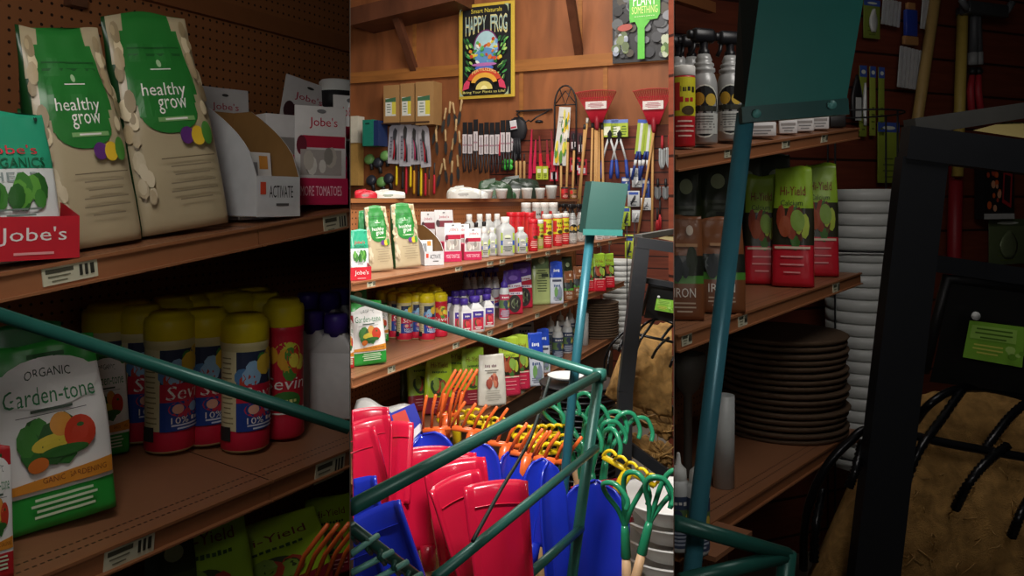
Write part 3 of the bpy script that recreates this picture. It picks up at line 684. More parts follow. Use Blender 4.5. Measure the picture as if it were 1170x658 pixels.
bag(Mi, 597, 24, 52, 'right purple and red rose food bag, bright middle shelf', 'purple', v=352, dr=.3)
bag(Mi, 618, 22, 62, 'pale green bag with small print beside purple bags', 'mulch', v=348, dr=.35)
bag(Mi, 636, 16, 48, 'blue-topped silver bag right of the pale green bag', 'blue', v=347, dr=.35)
bag(Mi, 648, 14, 44, 'dark bag left of green sign post, bright middle shelf', 'dark', v=338, dr=.35)
bag(Mi, 650, 12, 34, 'brown IRON pouch left of the green sign post', 'iron', v=344, dr=.35, name='iron_pouch', cat='pouch')
bag(Mi, 661, 13, 36, 'brown IRON pouch behind the green sign post', 'iron', v=341, dr=.35, name='iron_pouch', cat='pouch')
bag(Mi, 675, 13, 38, 'red-footed Hi-Yield bag nearest the green post, bright shelf', 'hired', v=333, dr=.35)
bag(Mi, 685, 15, 43, 'red-footed Hi-Yield bag in the middle of three, bright shelf', 'hired', v=333, dr=.35)
bag(Mi, 696, 13, 39, 'red-footed Hi-Yield bag at the shelf end, bright shelf', 'hired', v=329, dr=.35)
# ---- low shelf
bag(Lo, 482, 32, 66, 'lime Hi-Yield bag leftmost on the bright bottom shelf', 'higreen', v=470, dr=.3, lean=10)
bag(Lo, 500, 34, 68, 'lime Hi-Yield bag behind orange rake tines, bright bottom shelf', 'lime', v=474, dr=.3, lean=8, ry=4)
bag(Lo, 467, 20, 56, 'dark green bag at back left of the bright bottom shelf', 'dark', v=458, dr=.3)
bag(Lo, 515, 28, 66, 'lime bag tilted behind the first two, bright bottom shelf', 'lime', v=462, dr=.3, ry=7)
bag(Lo, 541, 30, 64, 'lime bag tucked behind the beige bag, bright bottom shelf', 'higreen', v=462, dr=.3)
bag(Lo, 562, 33, 57, 'beige bag with red flower print standing forward on bright bottom shelf', 'white', v=463, dr=.35, yaw=14)
bag(Lo, 582, 26, 66, 'green and red bag right of the beige bag, bottom shelf', 'pinkred', v=452, dr=.35)
bag(Lo, 594, 24, 62, 'green and red bag second right of the beige bag', 'pinkred', v=445, dr=.35)
bag(Lo, 612, 20, 60, 'blue-topped white bag left of white spout bottles', 'blue', v=441, dr=.35)
bag(Lo, 621, 16, 50, 'smaller blue-topped bag behind the first, by spout bottles', 'blue', v=426, dr=.35)
bag(Lo, 598, 26, 48, 'dark blue bag at the back of the bright bottom shelf', 'blue', t=.4, dr=.35)
row(Lo, [(637, 410), (648, 403), (629, 402), (640, 394), (651, 391)], 13, 43, nozzle_bottle, ['white spout bottle on bright bottom shelf, front left', 'white spout bottle on bright bottom shelf, front right']+['white spout bottle in the rear of bright bottom shelf, %s from left' % ORD[i] for i in range(3)], 'spout_bottle', 'bottle', 'white spout bottles in the bright bay')
def disc_stack(sh, u, wpx, hpx, label, n, v=None, t=None, where=''):
    p = sh.at(u, v, t); k = p.y/F; r = wpx*k/2; dz = hpx*k/n
    m = M('#5a4634', .8, scale=60, var=.25, bump=.3)
    first = None
    for i in range(n):
        q = p+Vector((random.uniform(-.02, .02)*r, random.uniform(-.02, .02)*r, dz*i))
        lb = ('topmost' if i == n-1 else 'lowest' if i == 0 else ORD[i]+' from the bottom' if i < n/2 else ORD[n-1-i]+' from the top')+' brown fibre saucer '+where
        if first is None:
            first = MB().lathe([(r*.86, 0), (r*.97, dz*.25), (r, dz*.75), (r*.98, dz*.95), (r*.86, dz*.8), (r*.4, dz*.95)], m, 36).build('fibre_saucer')
            tag(first, lb, 'saucer', 'stack of brown saucers '+where); first.location = q
        else:
            c = first.copy(); C.objects.link(c); c.location = q; c['label'] = lb; c.rotation_euler.z = i*1.3; c.scale = (1+.02*math.sin(i*2.1),)*2+(1,)
disc_stack(Lo, 683, 48, 40, '', 14, v=384, where='stack beside the bright aisle')
put(Lo, 668, 9, 36, lambda w, h, r: (MB().lathe([(w/2, 0), (w/2, h), (w*.45, h), (w*.45, h*.9)], M('#b9bdbb', .4), 20).build('tube_body', r)), 'plain white cylinder between spout bottles and saucers, bright bay', 'white_cylinder', 'container', v=394)

# ================================================================ TALL WHITE POT COLUMN and wire stand, beyond the shelf end
def pot_column(x, y, z0, r, h, n, where):
    m = M('#cfd0cc', .4, var=.04); dz = h/n
    f = None
    for i in range(n):
        lb = ('topmost' if i == n-1 else 'lowest' if i == 0 else (ORD[i]+' from the bottom' if i < 12 else ORD[n-1-i]+' from the top'))+' white nested pot '+where
        if f is None:
            pf = [(r*.95, dz*.02), (r*.985, dz*.1), (r, dz*.14), (r, dz*.98), (r*.96, dz), (r*.9, dz*.8)]
            f = MB().lathe(pf, m, 32).build('nested_pot'); tag(f, lb, 'pot', 'white nested pots '+where); f.location = (x, y, z0)
        else:
            c = f.copy(); C.objects.link(c); c.location = (x, y, z0+dz*i); c['label'] = lb
            s = 1+.10*i/n; c.scale = (s, s, 1)
p = W(706, 375, 6.3)
pot_column(p.x, p.y, p.z-.15, .115, .70, 16, 'in the column beyond the bright shelf')
ws = thing('wire_stand', 'thin black wire stand around the white pot column, bright aisle', 'wire stand', (p.x, p.y, 0))
mb = MB()
for a in (20, 110, 200, 290): mb.tube([(.15*math.cos(R(a)), .15*math.sin(R(a)), 0), (.15*math.cos(R(a)), .15*math.sin(R(a)), 1.42)], .004, BLACK, 6)
mb.build('upright_wires', ws); mb = MB()
for z in (.1, .55, .95, 1.3): mb.tube([(.15*math.cos(R(a)), .15*math.sin(R(a)), z) for a in range(0, 360, 20)], .004, BLACK, 6, True)
mb.build('hoops', ws)
# ================================================================ BACK WALL of the middle bay
def hung(name, label, cat, u, v, off=.03, group=None, ry=0):
    return thing(name, label, cat, wall_at(u, v, off), WRZ, 0, group, R(ry))
def px(u, off=.03): return wall_at(u, 150, off).y/F
def slab(mb, pts, y0, y1, m):
    """extrude an outline (x, z) between y0 and y1"""
    n = len(pts); vs = [(x, y0, z) for x, z in pts]+[(x, y1, z) for x, z in pts]
    return mb.add(vs, [tuple(range(n)), tuple(range(2*n-1, n-1, -1))]+[(i, i+n, (i+1) % n+n, (i+1) % n) for i in range(n)], m)
# poster: HAPPY FROG (lettering kept, generic leafy picture)
def poster():
    a, b = wall_at(557, 60, .02), None; k = px(557, .02); w, h = 70*k, 108*k
    r = thing('banner_poster', 'black poster with gold border and HAPPY FROG lettering on plywood wall', 'poster', wall_at(556, 112, .05), WRZ, 0, None, R(0))
    MB().box(-w/2, -.003, 0, w/2, 0, h, M('#c9a93c', .5)).build('poster_sheet', r)
    d = D(.324).rect(-.9, .03, .9, .97, '#16171a', 2, 2).rect(-.9, .03, -.87, .97, '#c9b23c', 1, 2).rect(.87, .03, .9, .97, '#c9b23c', 1, 2)
    d.text('Smart Naturals', 0, .925, 1.1, .045, '#d8c648')
    for i, ch in enumerate('HAPPY FROG'):
        if ch == ' ': continue
        x = -.68+i*.151; s = abs(x)*.05
        d.rect(0, 0, 0, 0, '#222', 1, 1) if 0 else None
        d.text(ch, x, .79-s*.6, .15, .165+s*1.2, '#cfc58a'); d.text(ch, x, .80-s*.6, .13, .12+s, '#9ab5b0')
    d.ell(0, .52, .46, .2, '#6f2f63', n=28).ell(0, .52, .42, .185, '#a7c9cf', n=28).ell(0, .43, .4, .1, '#5f8fc0')
    rr = random.Random(5)
    for i in range(26): d.ell(rr.uniform(-.4, .4), rr.uniform(.38, .62), rr.uniform(.04, .09), rr.uniform(.012, .025), ['#cf7a2d', '#3f8f46', '#d8c23c', '#5fae58', '#b8482f', '#e0e4dc', '#6f9fd0'][i % 7], rot=rr.uniform(-60, 60), n=9)
    for i in range(46):
        sx = 1 if i % 2 else -1; x, z = rr.uniform(.42, .74), rr.uniform(.2, .62); d.ell(sx*x, z, rr.uniform(.07, .13), rr.uniform(.008, .014), ['#3f8f46', '#74b25a', '#2b5f33', '#a9c96a', '#24502c'][i % 5], rot=sx*rr.uniform(20, 75), n=9)
    for i in range(6): d.ell((-1 if i % 2 else 1)*rr.uniform(.35, .6), rr.uniform(.4, .52), .06, .02, ['#d8802d', '#d8c23c', '#c4482f'][i % 3], rot=50, n=9)
    d.ell(0, .31, .33, .03, '#4b67b8').ell(.0, .345, .45, .018, '#b06aa8')
    d.ell(0, .15, .62, .16, '#c4452d', a0=15, a1=165, n=24).ell(0, .14, .47, .12, '#e0a63c', a0=10, a1=170, n=24).ell(0, .11, .36, .10, '#16171a', a0=0, a1=180, n=24).ell(0, .085, .3, .085, '#d8c870', a0=0, a1=180, n=24).ell(0, .085, .12, .04, '#f0e6a0', a0=0, a1=180)
    d.text('FERTILIZERS', 0, .255, .85, .03, '#f2dc8c', arc=.16)
    d.poly([(-.78, .08), (-.55, .1), (-.5, .17), (-.62, .19), (-.72, .15)], '#cf3f5f').poly([(.78, .08), (.55, .1), (.5, .17), (.62, .19), (.72, .15)], '#cf3f5f')
    d.text('Bring Your Plants to Life!', 0, .055, 1.5, .035, '#d8d078')
    for sx in (-1, 1):
        for z, q in ((.93, 1), (.05, -1)): d.poly([(sx*.87, z+.03*q), (sx*.72, z+.03*q), (sx*.83, z-.0*q), (sx*.87, z-.06*q)], '#9fae8c')
    MB().design(d, flat_surf(-w/2, w/2, 0, h, -.003), .0012, .0005).build('poster_print', r)
poster()
def poster2():
    k = px(736); w, h = 80*k, 98*k
    r = thing('garden_poster', 'PLANT SOMETHING poster with a green plant tag over a soil photo', 'poster', wall_at(739, 70, .05), WRZ)
    MB().box(-w/2, -.003, 0, w/2, 0, h, M('#2e2f33', .5)).build('poster_sheet', r)
    d = D().rect(-1, 0, 1, 1, '#2a2a2d', 4, 4).blobs(-.85, .85, .06, .9, 80, ['#3d3e42', '#55585a', '#1d1d20', '#6b6d72', '#474036', '#313237'], .06, .2, 21, .8)
    d.blobs(-.92, -.55, .12, .32, 16, ['#8d94a4', '#5d6a4a', '#a9b0b8', '#74805a'], .05, .12, 5).ell(-.6, .40, .22, .04, '#a04a40', rot=10).blobs(.5, .93, .05, .26, 24, ['#6f8a4c', '#8fa86a', '#4f6a38', '#b0b8a0'], .05, .12, 8).ell(.7, .5, .22, .06, '#7d7f86', rot=20)
    d.rect(-.22, .02, -.02, .46, '#58b53c', 2, 4).poly([(-.44, .45), (.34, .47), (.42, .53), (.42, 1), (-.46, 1), (-.46, .5)], '#58b53c').poly([(-.3, .46), (.14, .46), (-.02, .38), (-.22, .38)], '#58b53c')
    d.text('PLANT', -.02, .70, .66, .13, '#eef2e6').text('SOMETHING', -.02, .585, .74, .085, '#d8e08c').tx('something', -.02, .51, .6, .012, '#cfe0b0')
    MB().design(d, flat_surf(-w/2, w/2, 0, h, -.003), .0012, .0004).build('poster_print', r)
poster2()
# cartons on the wall shelf
r = thing('wall_shelf', 'narrow dark wall shelf carrying three brown cartons', 'shelf', wall_at(470, 143, .0), WRZ)
k = px(470); MB().box(-36*k, -.2, 0, 36*k, 0, .012, M('#3a2418', .6)).build('shelf_board', r)
for i, (u, wpx, v1, hh) in enumerate(((447, 20, 142, 43), (465, 17, 142, 45), (485, 23, 143, 48))):
    k = px(u); w, h = wpx*k, hh*k
    q = thing('brown_carton', 'brown carton with green and yellow label on wall shelf, %s from left' % ORD[i], 'carton', wall_at(u, v1, .19)+Vector((0, 0, .006)), WRZ)
    MB().box(-w/2, 0, 0, w/2, .17, h, M('#a07a4c', .65, scale=8)).build('carton_body', q)
    MB().design(D().rect(-.75, .2, .6, .66, '#d6d8d0', 2, 2).rect(.1, .24, .6, .56, '#d3c64a', 2, 2).quad((-.75, .56), (.6, .56), (.6, .68), (-.75, .64), '#3f6a4c').lines(-.6, 0, .3, .5, 4, '#7d8a7c', .012), flat_surf(-w/2, w/2, 0, h, 0), .001, .0004).build('carton_print', q)
# teal document box and pale cabinet at far left
k = px(427); r = hung('teal_box', 'teal green lidless box on the wall left of the clamshell packs', 'box', 426, 167, .2)
MB().box(-9*k, -.06, 0, 5*k, .12, 29*k, M('#1f7a66', .45)).build('box_body', r); MB().box(5*k, -.055, 0, 11*k, .115, 28*k, M('#1d2f5c', .5)).build('box_side', r)
MB().design(D().rect(-.5, .82, .3, .88, '#0e3b32', 2, 1), flat_surf(-9*k, 5*k, 0, 29*k, -.06), .001, .0003).build('grip_slot', r)
k = px(408); r = hung('pale_cabinet', 'pale cream cabinet with a white upper panel at far left of the back wall', 'cabinet', 408, 212, .02)
MB().box(-9*k, -.1, 0, 9*k, 0, 48*k, M('#b8904e', .6)).build('lower_panel', r); MB().box(-10*k, -.12, 48*k, 10*k, 0, 78*k, M('#cfc9b8', .6)).build('upper_panel', r)
MB().box(-7*k, -.108, 4*k, -3*k, -.1, 38*k, M('#3c3226', .6)).build('dark_slot', r)
# clamshell packs
for i, (u, v0, v1, w_) in enumerate(((450, 143, 187, 17), (463, 140, 190, 16), (475, 143, 188, 15), (487, 144, 191, 14))):
    k = px(u); w, h = w_*k, (v1-v0)*k
    r = hung('clamshell_pack', 'grey clamshell pack with a pruner hanging under the cartons, %s from left' % ORD[i], 'tool pack', u, v1, .08+.02*(i % 2), None, 4-3*i)
    b = slab(MB(), [(-w*.46, 0), (w*.46, 0), (w/2, h*.3), (w/2, h*.92), (w*.3, h), (-w*.3, h), (-w/2, h*.92), (-w/2, h*.3)], -.004, 0, M('#b9b6bd', .25)).build('clear_card', r)
    mb = MB(); c = RED if i != 2 else '#c03a6a'
    mb.tube([(-.0, -.014, h*.12), (w*.06, -.014, h*.4), (0, -.014, h*.62)], [.008, .011, .009], c, 8); mb.tube([(w*.18, -.014, h*.1), (w*.14, -.014, h*.4), (0, -.014, h*.62)], [.008, .011, .009], '#2a2a2d', 8)
    mb.build('pruner_grips', r); slab(MB(), [(-w*.08, h*.6), (w*.1, h*.6), (w*.16, h*.85), (0, h*.92), (-w*.12, h*.82)], -.02, -.01, M('#6b6d70', .3, .8)).build('pruner_blade', r)
    MB().design(D().rect(-.8, .15, -.35, .7, '#8a8790', 2, 3).lines(-.75, -.4, .2, .66, 6, '#3b3940', .01).rect(.35, .1, .8, .5, '#a49fa8', 2, 3), flat_surf(-w/2, w/2, 0, h, -.004), .001, .0003).build('card_print', r)
# lopper handles below them
for i, (u, v0, v1, c) in enumerate(((453, 190, 212, YEL), (464, 190, 222, RED), (469, 190, 214, YEL), (473, 195, 222, '#d89a1c'), (478, 195, 224, '#222226'), (481, 190, 224, YEL), (486, 198, 224, RED), (490, 205, 224, '#8a4a2a'), (460, 196, 216, '#222226'), (496, 200, 222, RED))):
    k = px(u); h = (v1-v0)*k
    r = hung('lopper', 'lopper grip hanging below clamshell packs, %s from the left' % ORD[i] if i < 8 else ('black' if i == 8 else 'red')+' lopper grip between the yellow and red ones below clamshell packs', 'lopper', u, v1, .07)
    MB().tube([(0, 0, 0), (0, 0, h*.1), (.003, 0, h*.9), (0, 0, h)], [.009, .013, .011, .008], c, 8).build('grip', r)
    MB().tube([(0, 0, h), (0, .01, h+.12)], .007, '#3a3a3e', 6).build('steel_arm', r)
# hose nozzles, green and black
for i, (u, v) in enumerate(((422, 182), (432, 186), (440, 178), (424, 206), (436, 208), (444, 204))):
    k = px(u); r = hung('hose_nozzle', 'green and black hose nozzle beside the teal box, %s counting down' % ORD[i], 'hose nozzle', u, v, .06); s = 6*k
    MB().lathe([(s*.5, -s*.6), (s, -s*.4), (s*1.05, s*.2), (s*.7, s*.6)], M('#6fa05a' if i % 2 == 0 else '#2b2e38', .4), 14, Matrix.Rotation(R(70), 4, 'X')).build('nozzle_head', r)
    MB().tube([(0, 0, -s*.4), (s*.5, 0, -s*1.2), (s*.6, 0, -s*2)], s*.35, '#222226', 8).build('nozzle_grip', r)
    MB().lathe([(s*.45, -s*.72), (s*.5, -s*.5)], M('#d0d2ce', .3), 12, Matrix.Rotation(R(70), 4, 'X')).build('nozzle_face', r)
# wooden handled hand tools
spots = [(500, 133), (507, 132), (514, 131), (521, 131), (527, 132), (500, 165), (508, 166), (516, 168), (524, 166), (503, 196), (510, 198), (517, 198), (524, 196), (498, 150), (520, 150)]
rt = None
for i, (u, v) in enumerate(spots):
    k = px(u); lb = 'small wooden-handled hand tool, %s in the %s row of hand tools' % (ORD[(i if i < 5 else i-5 if i < 9 else i-9 if i < 13 else i-13)], 'top' if i < 5 else 'third' if i < 9 else 'lowest' if i < 13 else 'second')
    if rt is None:
        rt = hung('hand_tool', lb, 'hand tool', u, v, .05, 'wooden-handled hand tools'); l = 14*k
        MB().lathe([(.006, 0), (.012, l*.1), (.010, l*.5), (.013, l*.85), (.008, l)], '#b99a6c', 8).build('wooden_handle', rt)
        slab(MB(), [(-.004, 0), (-.016, -l*.25), (-.014, -l*.8), (0, -l*1.1), (.014, -l*.8), (.016, -l*.25), (.004, 0)], -.004, .002, M('#55585a', .35, .7)).build('steel_blade', rt)
    else: clone(rt, wall_at(u+random.uniform(-1.6, 1.6), v+random.uniform(-5, 5), .05+.02*(i % 3)), WRZ, lb, ry=R(random.uniform(-16, 16)))
# row of carded shears
f = None
for i in range(10):
    u = 531+i*6.2; lb = 'white-labelled carded shears in the long hanging row, %s from left' % ORD[i]
    if f is None:
        k = px(u); f = hung('carded_shears', lb, 'shears', u, 197, .07, 'carded shears in a row'); w, h = 6*k, 57*k
        MB().box(-w*.46, 0, h*.36, w*.46, .006, h, M('#1b1b1f', .5)).build('backing_card', f)
        MB().design(D().rect(-.9, 0, .9, 1, '#cfc6c8', 2, 4).rect(-.2, .05, .2, .9, '#8a8288', 1, 3).rect(-.8, .4, .8, .48, '#a3808a', 2, 1), flat_surf(-w/2, w/2, h*.38, h*.76, 0), .001, .0004).build('card_print', f)
        MB().tube([(-w*.2, -.005, h*.38), (-w*.35, -.008, h*.2), (-w*.15, -.005, 0)], .007, '#26262b', 6).tube([(w*.2, -.005, h*.38), (w*.35, -.008, h*.2), (w*.15, -.005, h*.02)], .007, '#3a3a40', 6).build('grips', f)
    else: clone(f, wall_at(u, 197+random.uniform(-3, 2), .07+.01*(i % 3)), WRZ, lb)
# red slim saws between them
for i, (u, v0, v1, c) in enumerate(((572, 142, 178, '#b02434'), (606, 148, 204, '#c22550'), (611, 160, 198, '#c8264a'), (619, 155, 196, '#d02838'), (627, 160, 192, '#b8243c'), (633, 150, 196, '#c02c40'))):
    k = px(u); h = (v1-v0)*k; r = hung('pruning_saw', 'red-handled pruning saw on the back wall, %s from the left' % ORD[i], 'pruning saw', u, v1, .06, None, -4 if i > 2 else 2)
    slab(MB(), [(-.014, 0), (.014, 0), (.02, h*.12), (.012, h*.3), (.014, h*.5), (-.01, h*.5), (-.016, h*.25)], -.016, .0, M(c, .35)).build('saw_grip', r)
    slab(MB(), [(-.012, h*.5), (.012, h*.5), (.007, h), (-.003, h)], -.010, -.004, M('#c62a4c' if i < 3 else '#8d3038', .35)).build('saw_sheath', r)
for i, u in enumerate((616, 623)):
    k = px(u); r = hung('green_card', 'yellow-green card at the foot of the red saws, %s of two' % ORD[i], 'card', u, 205, .08)
    MB().box(-3.5*k, -.003, 0, 3.5*k, 0, 15*k, M('#b3c23c', .5)).build('card_sheet', r); MB().design(D().rect(-.6, .5, .6, .8, '#e2e2c0', 2, 2).lines(-.6, .6, .15, .4, 3, '#4b5a20', .03), flat_surf(-3.5*k, 3.5*k, 0, 15*k, -.003), .001, .0003).build('card_print', r)
# black gloves bundle with white tag
k = px(592); r = hung('glove_bundle', 'black glove bundle with white and red tag above the ledge', 'gloves', 592, 162, .05)
mb = MB(); mb.lathe([(3*k, 0), (9*k, 4*k), (11.5*k, 14*k), (9.5*k, 23*k), (5*k, 28*k)], M('#1d1d22', .6), 18, Matrix.Scale(.45, 4, (0, 1, 0))); mb.build('glove_body', r)
mb = MB(); mb.box(-4*k, -.062, 14*k, 4*k, -.056, 24*k, M('#d0ccd0', .5), Matrix.Rotation(R(-8), 4, 'Y')); mb.box(-3.6*k, -.064, 15*k, 3*k, -.062, 17*k, M('#b8304a', .5), Matrix.Rotation(R(-8), 4, 'Y')); mb.build('tag_card', r)
mb = MB()
for j in range(4): mb.tube([((-4+2.5*j)*k, -.02, -20*k), ((-4+2.7*j)*k, -.03, -8*k), ((-3+2*j)*k, -.03, 4*k)], 1.3*k, '#1f1f24', 8)
mb.build('fingers', r)
k = px(580); r = hung('green_clover_sprinkler', 'bright green clover-shaped sprinkler under the carded shears', 'sprinkler', 580, 188, .08)
mb = MB()
for a in (45, 135, 225, 315): mb.lathe([(1*k, -.012), (3.6*k, -.008), (3.6*k, .004), (1*k, .008)], M('#3fae3c', .35), 12, Matrix.Translation((4*k*math.cos(R(a)), 0, 4*k*math.sin(R(a)))) @ Matrix.Rotation(R(90), 4, 'X'))
mb.build('clover_body', r); MB().lathe([(1.6*k, -.02), (1.8*k, 0)], M('#2b7a2c', .4), 12, Matrix.Rotation(R(90), 4, 'X')).build('hub', r)
for i in range(3):
    u = 590+i*4.5; k = px(u); r = hung('wooden_grip_tool', 'pale wooden tool grip under the black gloves, %s from left' % ORD[i], 'hand tool', u, 206, .08)
    MB().lathe([(.010, 0), (.014, .01), (.012, 13*k), (.015, 20*k), (.01, 22*k)], '#b98f5c', 8).build('wooden_handle', r); MB().tube([(0, 0, 22*k), (0, 0, 30*k)], .006, '#2a2a2d', 6).build('steel_tang', r)
# bracket bar
r = hung('wall_bracket', 'black curled plant bracket bar on the back wall beside the trellis', 'bracket', 611, 127, .01)
k = px(611); mb = MB(); mb.box(-22*k, -.03, 0, 22*k, -.0, .012, M('#1a1a1d', .5)); mb.build('bar', r); mb = MB()
for s in (-1, 1): mb.tube([(s*18*k, -.02, 0), (s*17*k, -.1, -4*k), (s*10*k, -.16, -9*k), (s*3*k, -.16, -14*k), (0, -.15, -12*k)], .007, '#1a1a1d', 6)
mb.lathe([(4*k, -.012), (5*k, .0), (3*k, .012)], '#1d1d20', 12, Matrix.Translation((12*k, -.14, -14*k))); mb.build('hooks', r)
# trellis
r = hung('arched_trellis', 'black arched wire trellis standing between the bracket and red rake', 'trellis', 646, 150, .06)
k = px(646); a = 13*k; mb = MB()
arc = [(a*math.cos(R(t)), 0, 30*k+a*1.7*math.sin(R(t))) for t in range(0, 181, 15)]
mb.tube([(a, 0, -60*k)]+arc+[(-a, 0, -60*k)], .008, '#1a1a1d', 6); mb.build('arch', r); mb = MB()
mb.tube([(-a, 0, 30*k), (a, 0, 30*k)], .006, '#1a1a1d', 6); mb.tube([(-a*.9, 0, 32*k), (0, 0, 46*k), (a*.9, 0, 32*k)], .005, '#1a1a1d', 6); mb.tube([(-a*.5, 0, 48*k), (0, 0, 30*k), (a*.5, 0, 48*k)], .005, '#1a1a1d', 6); mb.build('lattice_bars', r)
# flower flag
r = hung('flower_flag', 'white garden flag with yellow flowers hanging from the trellis', 'garden flag', 640, 189, .10, None, 5)
k = px(640); w, h = 17*k, 66*k
fs = lambda x, z, e: Vector((x*w/2*(1-.2*z), -.006*math.sin(6*z)-e-.003, z*h))
MB().sheet(lambda i, j: fs(i*2-1, j, -.003), 6, 10, M('#cfcdc8', .6)).build('flag_cloth', r)
d = D().blobs(-.8, .8, .05, .35, 12, ['#dcb826', '#e0d04a', '#5a8f3c'], .14, .26, 4).blobs(-.2, .9, .35, .9, 16, ['#dcb826', '#3f7a34', '#d9cf5a', '#e6dfd0'], .1, .22, 6).tx('home', -.3, .82, .7, .03, '#555a5c').tx('sweet', -.3, .74, .7, .03, '#777')
MB().design(d, fs, .002, .0006).build('flag_print', r)
# fan rakes with red heads
def fan_rake(u, vt, vb, wpx, label, shaft, lean=0):
    k = px(u, .12); h = (vb-vt)*k; w = wpx*k
    r = hung('leaf_rake', label, 'rake', u, vb, .14, None, lean); red = M('#bb2336', .4)
    mb = MB(); n = 22
    for i in range(n):
        q = -1+2*i/(n-1); x1 = q*w*.5; x0 = q*w*.13
        mb.tube([(x0, 0, h*.0), ((x0+x1)/2, -.01, h*.5), (x1, -.02, h*(.98-.05*q*q)), (x1*1.01, -.06, h*(1.0-.05*q*q))], .0048, red, 5)
    mb.build('tines', r)
    mb = MB(); mb.sheet(lambda i, j: Vector(((i*2-1)*w*(.13+.13*j), .004, h*j*.42)), 4, 3, red); mb.tube([((i/4-1)*w*.30, -.008, h*.55) for i in range(9)], .006, red, 6); mb.tube([((i/4-1)*w*.40, -.012, h*.78) for i in range(9)], .005, red, 6); mb.build('fan_web', r)
    MB().lathe([(.012, -h*.25), (.02, -h*.15), (.024, h*.05), (.014, h*.2)], '#8a1a28', 10).build('socket', r)
    mb = MB(); mb.box(-w*.27, -.03, h*.42, w*.27, -.02, h*.66, M('#d0c8c4', .5)); mb.design(D().lines(-.8, .8, .25, .75, 4, '#a8606a', .04), flat_surf(-w*.27, w*.27, h*.42, h*.66, -.03), .001, .0003); mb.build('paper_label', r)
    s = MB(); s.tube([(0, 0, -h*.2), shaft], .011, '#b98c56', 8); s.build('wooden_shaft', r)
fan_rake(682, 104, 140, 46, 'red fan leaf rake above a bundle of wooden poles', (.0, .0, -1.1))
fan_rake(747, 102, 142, 44, 'red fan leaf rake at the right of the back wall', (-.14, -.03, -1.0))
# long wooden poles
for i, (u0, v0, u1, v1) in enumerate(((684, 142, 685, 262), (677, 142, 674, 262), (680.5, 144, 679, 262), (688, 144, 690, 262), (671, 138, 661, 226), (668, 145, 663, 226), (656, 170, 654, 226), (649, 160, 647, 226), (641, 188, 641, 226), (746, 142, 745, 262))):
    a, b = wall_at(u0, v0, .1+.015*(i % 3)), wall_at(u1, v1, .16); b = a+(b-a)*1.15
    r = thing('wooden_pole', ('pale wooden tool pole under the left red rake, %s of four' % ORD[i]) if i < 4 else ('pale wooden tool pole by the flower flag, %s from the right' % ORD[i-4]) if i < 9 else 'straight pale pole behind the right red rake', 'tool pole', b)
    d_ = a-b; MB().tube([(0, 0, 0), d_*.5, d_], [.0105, .0115, .0105], '#bd9158', 10).build('shaft', r)
    MB().tube([d_*.97, d_*1.03], [.013, .012], '#2b2b2e' if i != 4 else '#c6c2b8', 10).build('ferrule', r)
# loppers with blue grips
def lopper(u, v0, v1, wpx, label, blade_c='#b7b9bb', grip='#27439a'):
    k = px(u, .08); h = (v1-v0)*k; w = wpx*k; r = hung('blue_grip_loppers', label, 'loppers', u, v1, .08)
    for s in (-1, 1):
        q = MB().tube([(s*w*.42, -.02, h*.3), (s*w*.2, -.02, h*.55), (s*w*.06, -.02, h*.68)], .010, '#c9cbcc', 8).build('steel_arm', r)
        MB().tube([(s*w*.5, -.02, 0), (s*w*.47, -.02, h*.1), (s*w*.40, -.02, h*.32)], [.014, .018, .013], grip, 8).build('grip', q)
    slab(MB(), [(-w*.06, h*.64), (w*.06, h*.64), (w*.16, h*.78), (w*.05, h*.84), (-w*.1, h*.78)], -.03, -.012, M('#2d3133', .3, .6)).build('blades', r)
    c = MB(); c.box(-w*.5, -.008, h*.72, w*.5, -.002, h*1.02, M('#a9bd3f', .5)); c.design(D().rect(-1, .8, 1, 1, '#6f86c4', 2, 1).rect(-.7, .1, .1, .6, '#dfe3cc', 2, 2).lines(.2, .85, .15, .6, 4, '#56702a', .03), flat_surf(-w*.5, w*.5, h*.72, h*1.02, -.008), .001, .0003); c.build('header_card', r)
lopper(697, 138, 204, 20, 'silver-armed loppers with blue grips, left of the pair'); lopper(708, 138, 204, 20, 'silver-armed loppers with blue grips, right of the pair')
for i, u in enumerate((727, 736)):
    k = px(u, .08); w, h = 9*k, 66*k; r = hung('hedge_shears', 'hedge shears with blue and white grips and green card, %s of two' % ORD[i], 'hedge shears', u, 206, .09, None, 6)
    c = MB(); c.box(-w*.55, -.006, h*.45, w*.55, 0, h*1.05, M('#9fb53c', .5)); c.design(D().rect(-.3, .05, .35, .95, '#cfd3cc', 2, 3).rect(-1, .9, 1, 1, '#3f5ab0', 2, 1), flat_surf(-w*.55, w*.55, h*.45, h*1.05, -.006), .001, .0003); c.build('header_card', r)
    g = MB()
    for s in (-1, 1): g.tube([(s*w*.5, -.02, 0), (s*w*.36, -.02, h*.2), (s*w*.3, -.02, h*.25)], .013, '#22387f', 8).tube([(s*w*.3, -.02, h*.25), (s*w*.26, -.02, h*.35)], .014, '#d3d5d6', 8).tube([(s*w*.26, -.02, h*.35), (s*w*.14, -.02, h*.5)], .012, '#22387f', 8)
    g.build('grips', r)
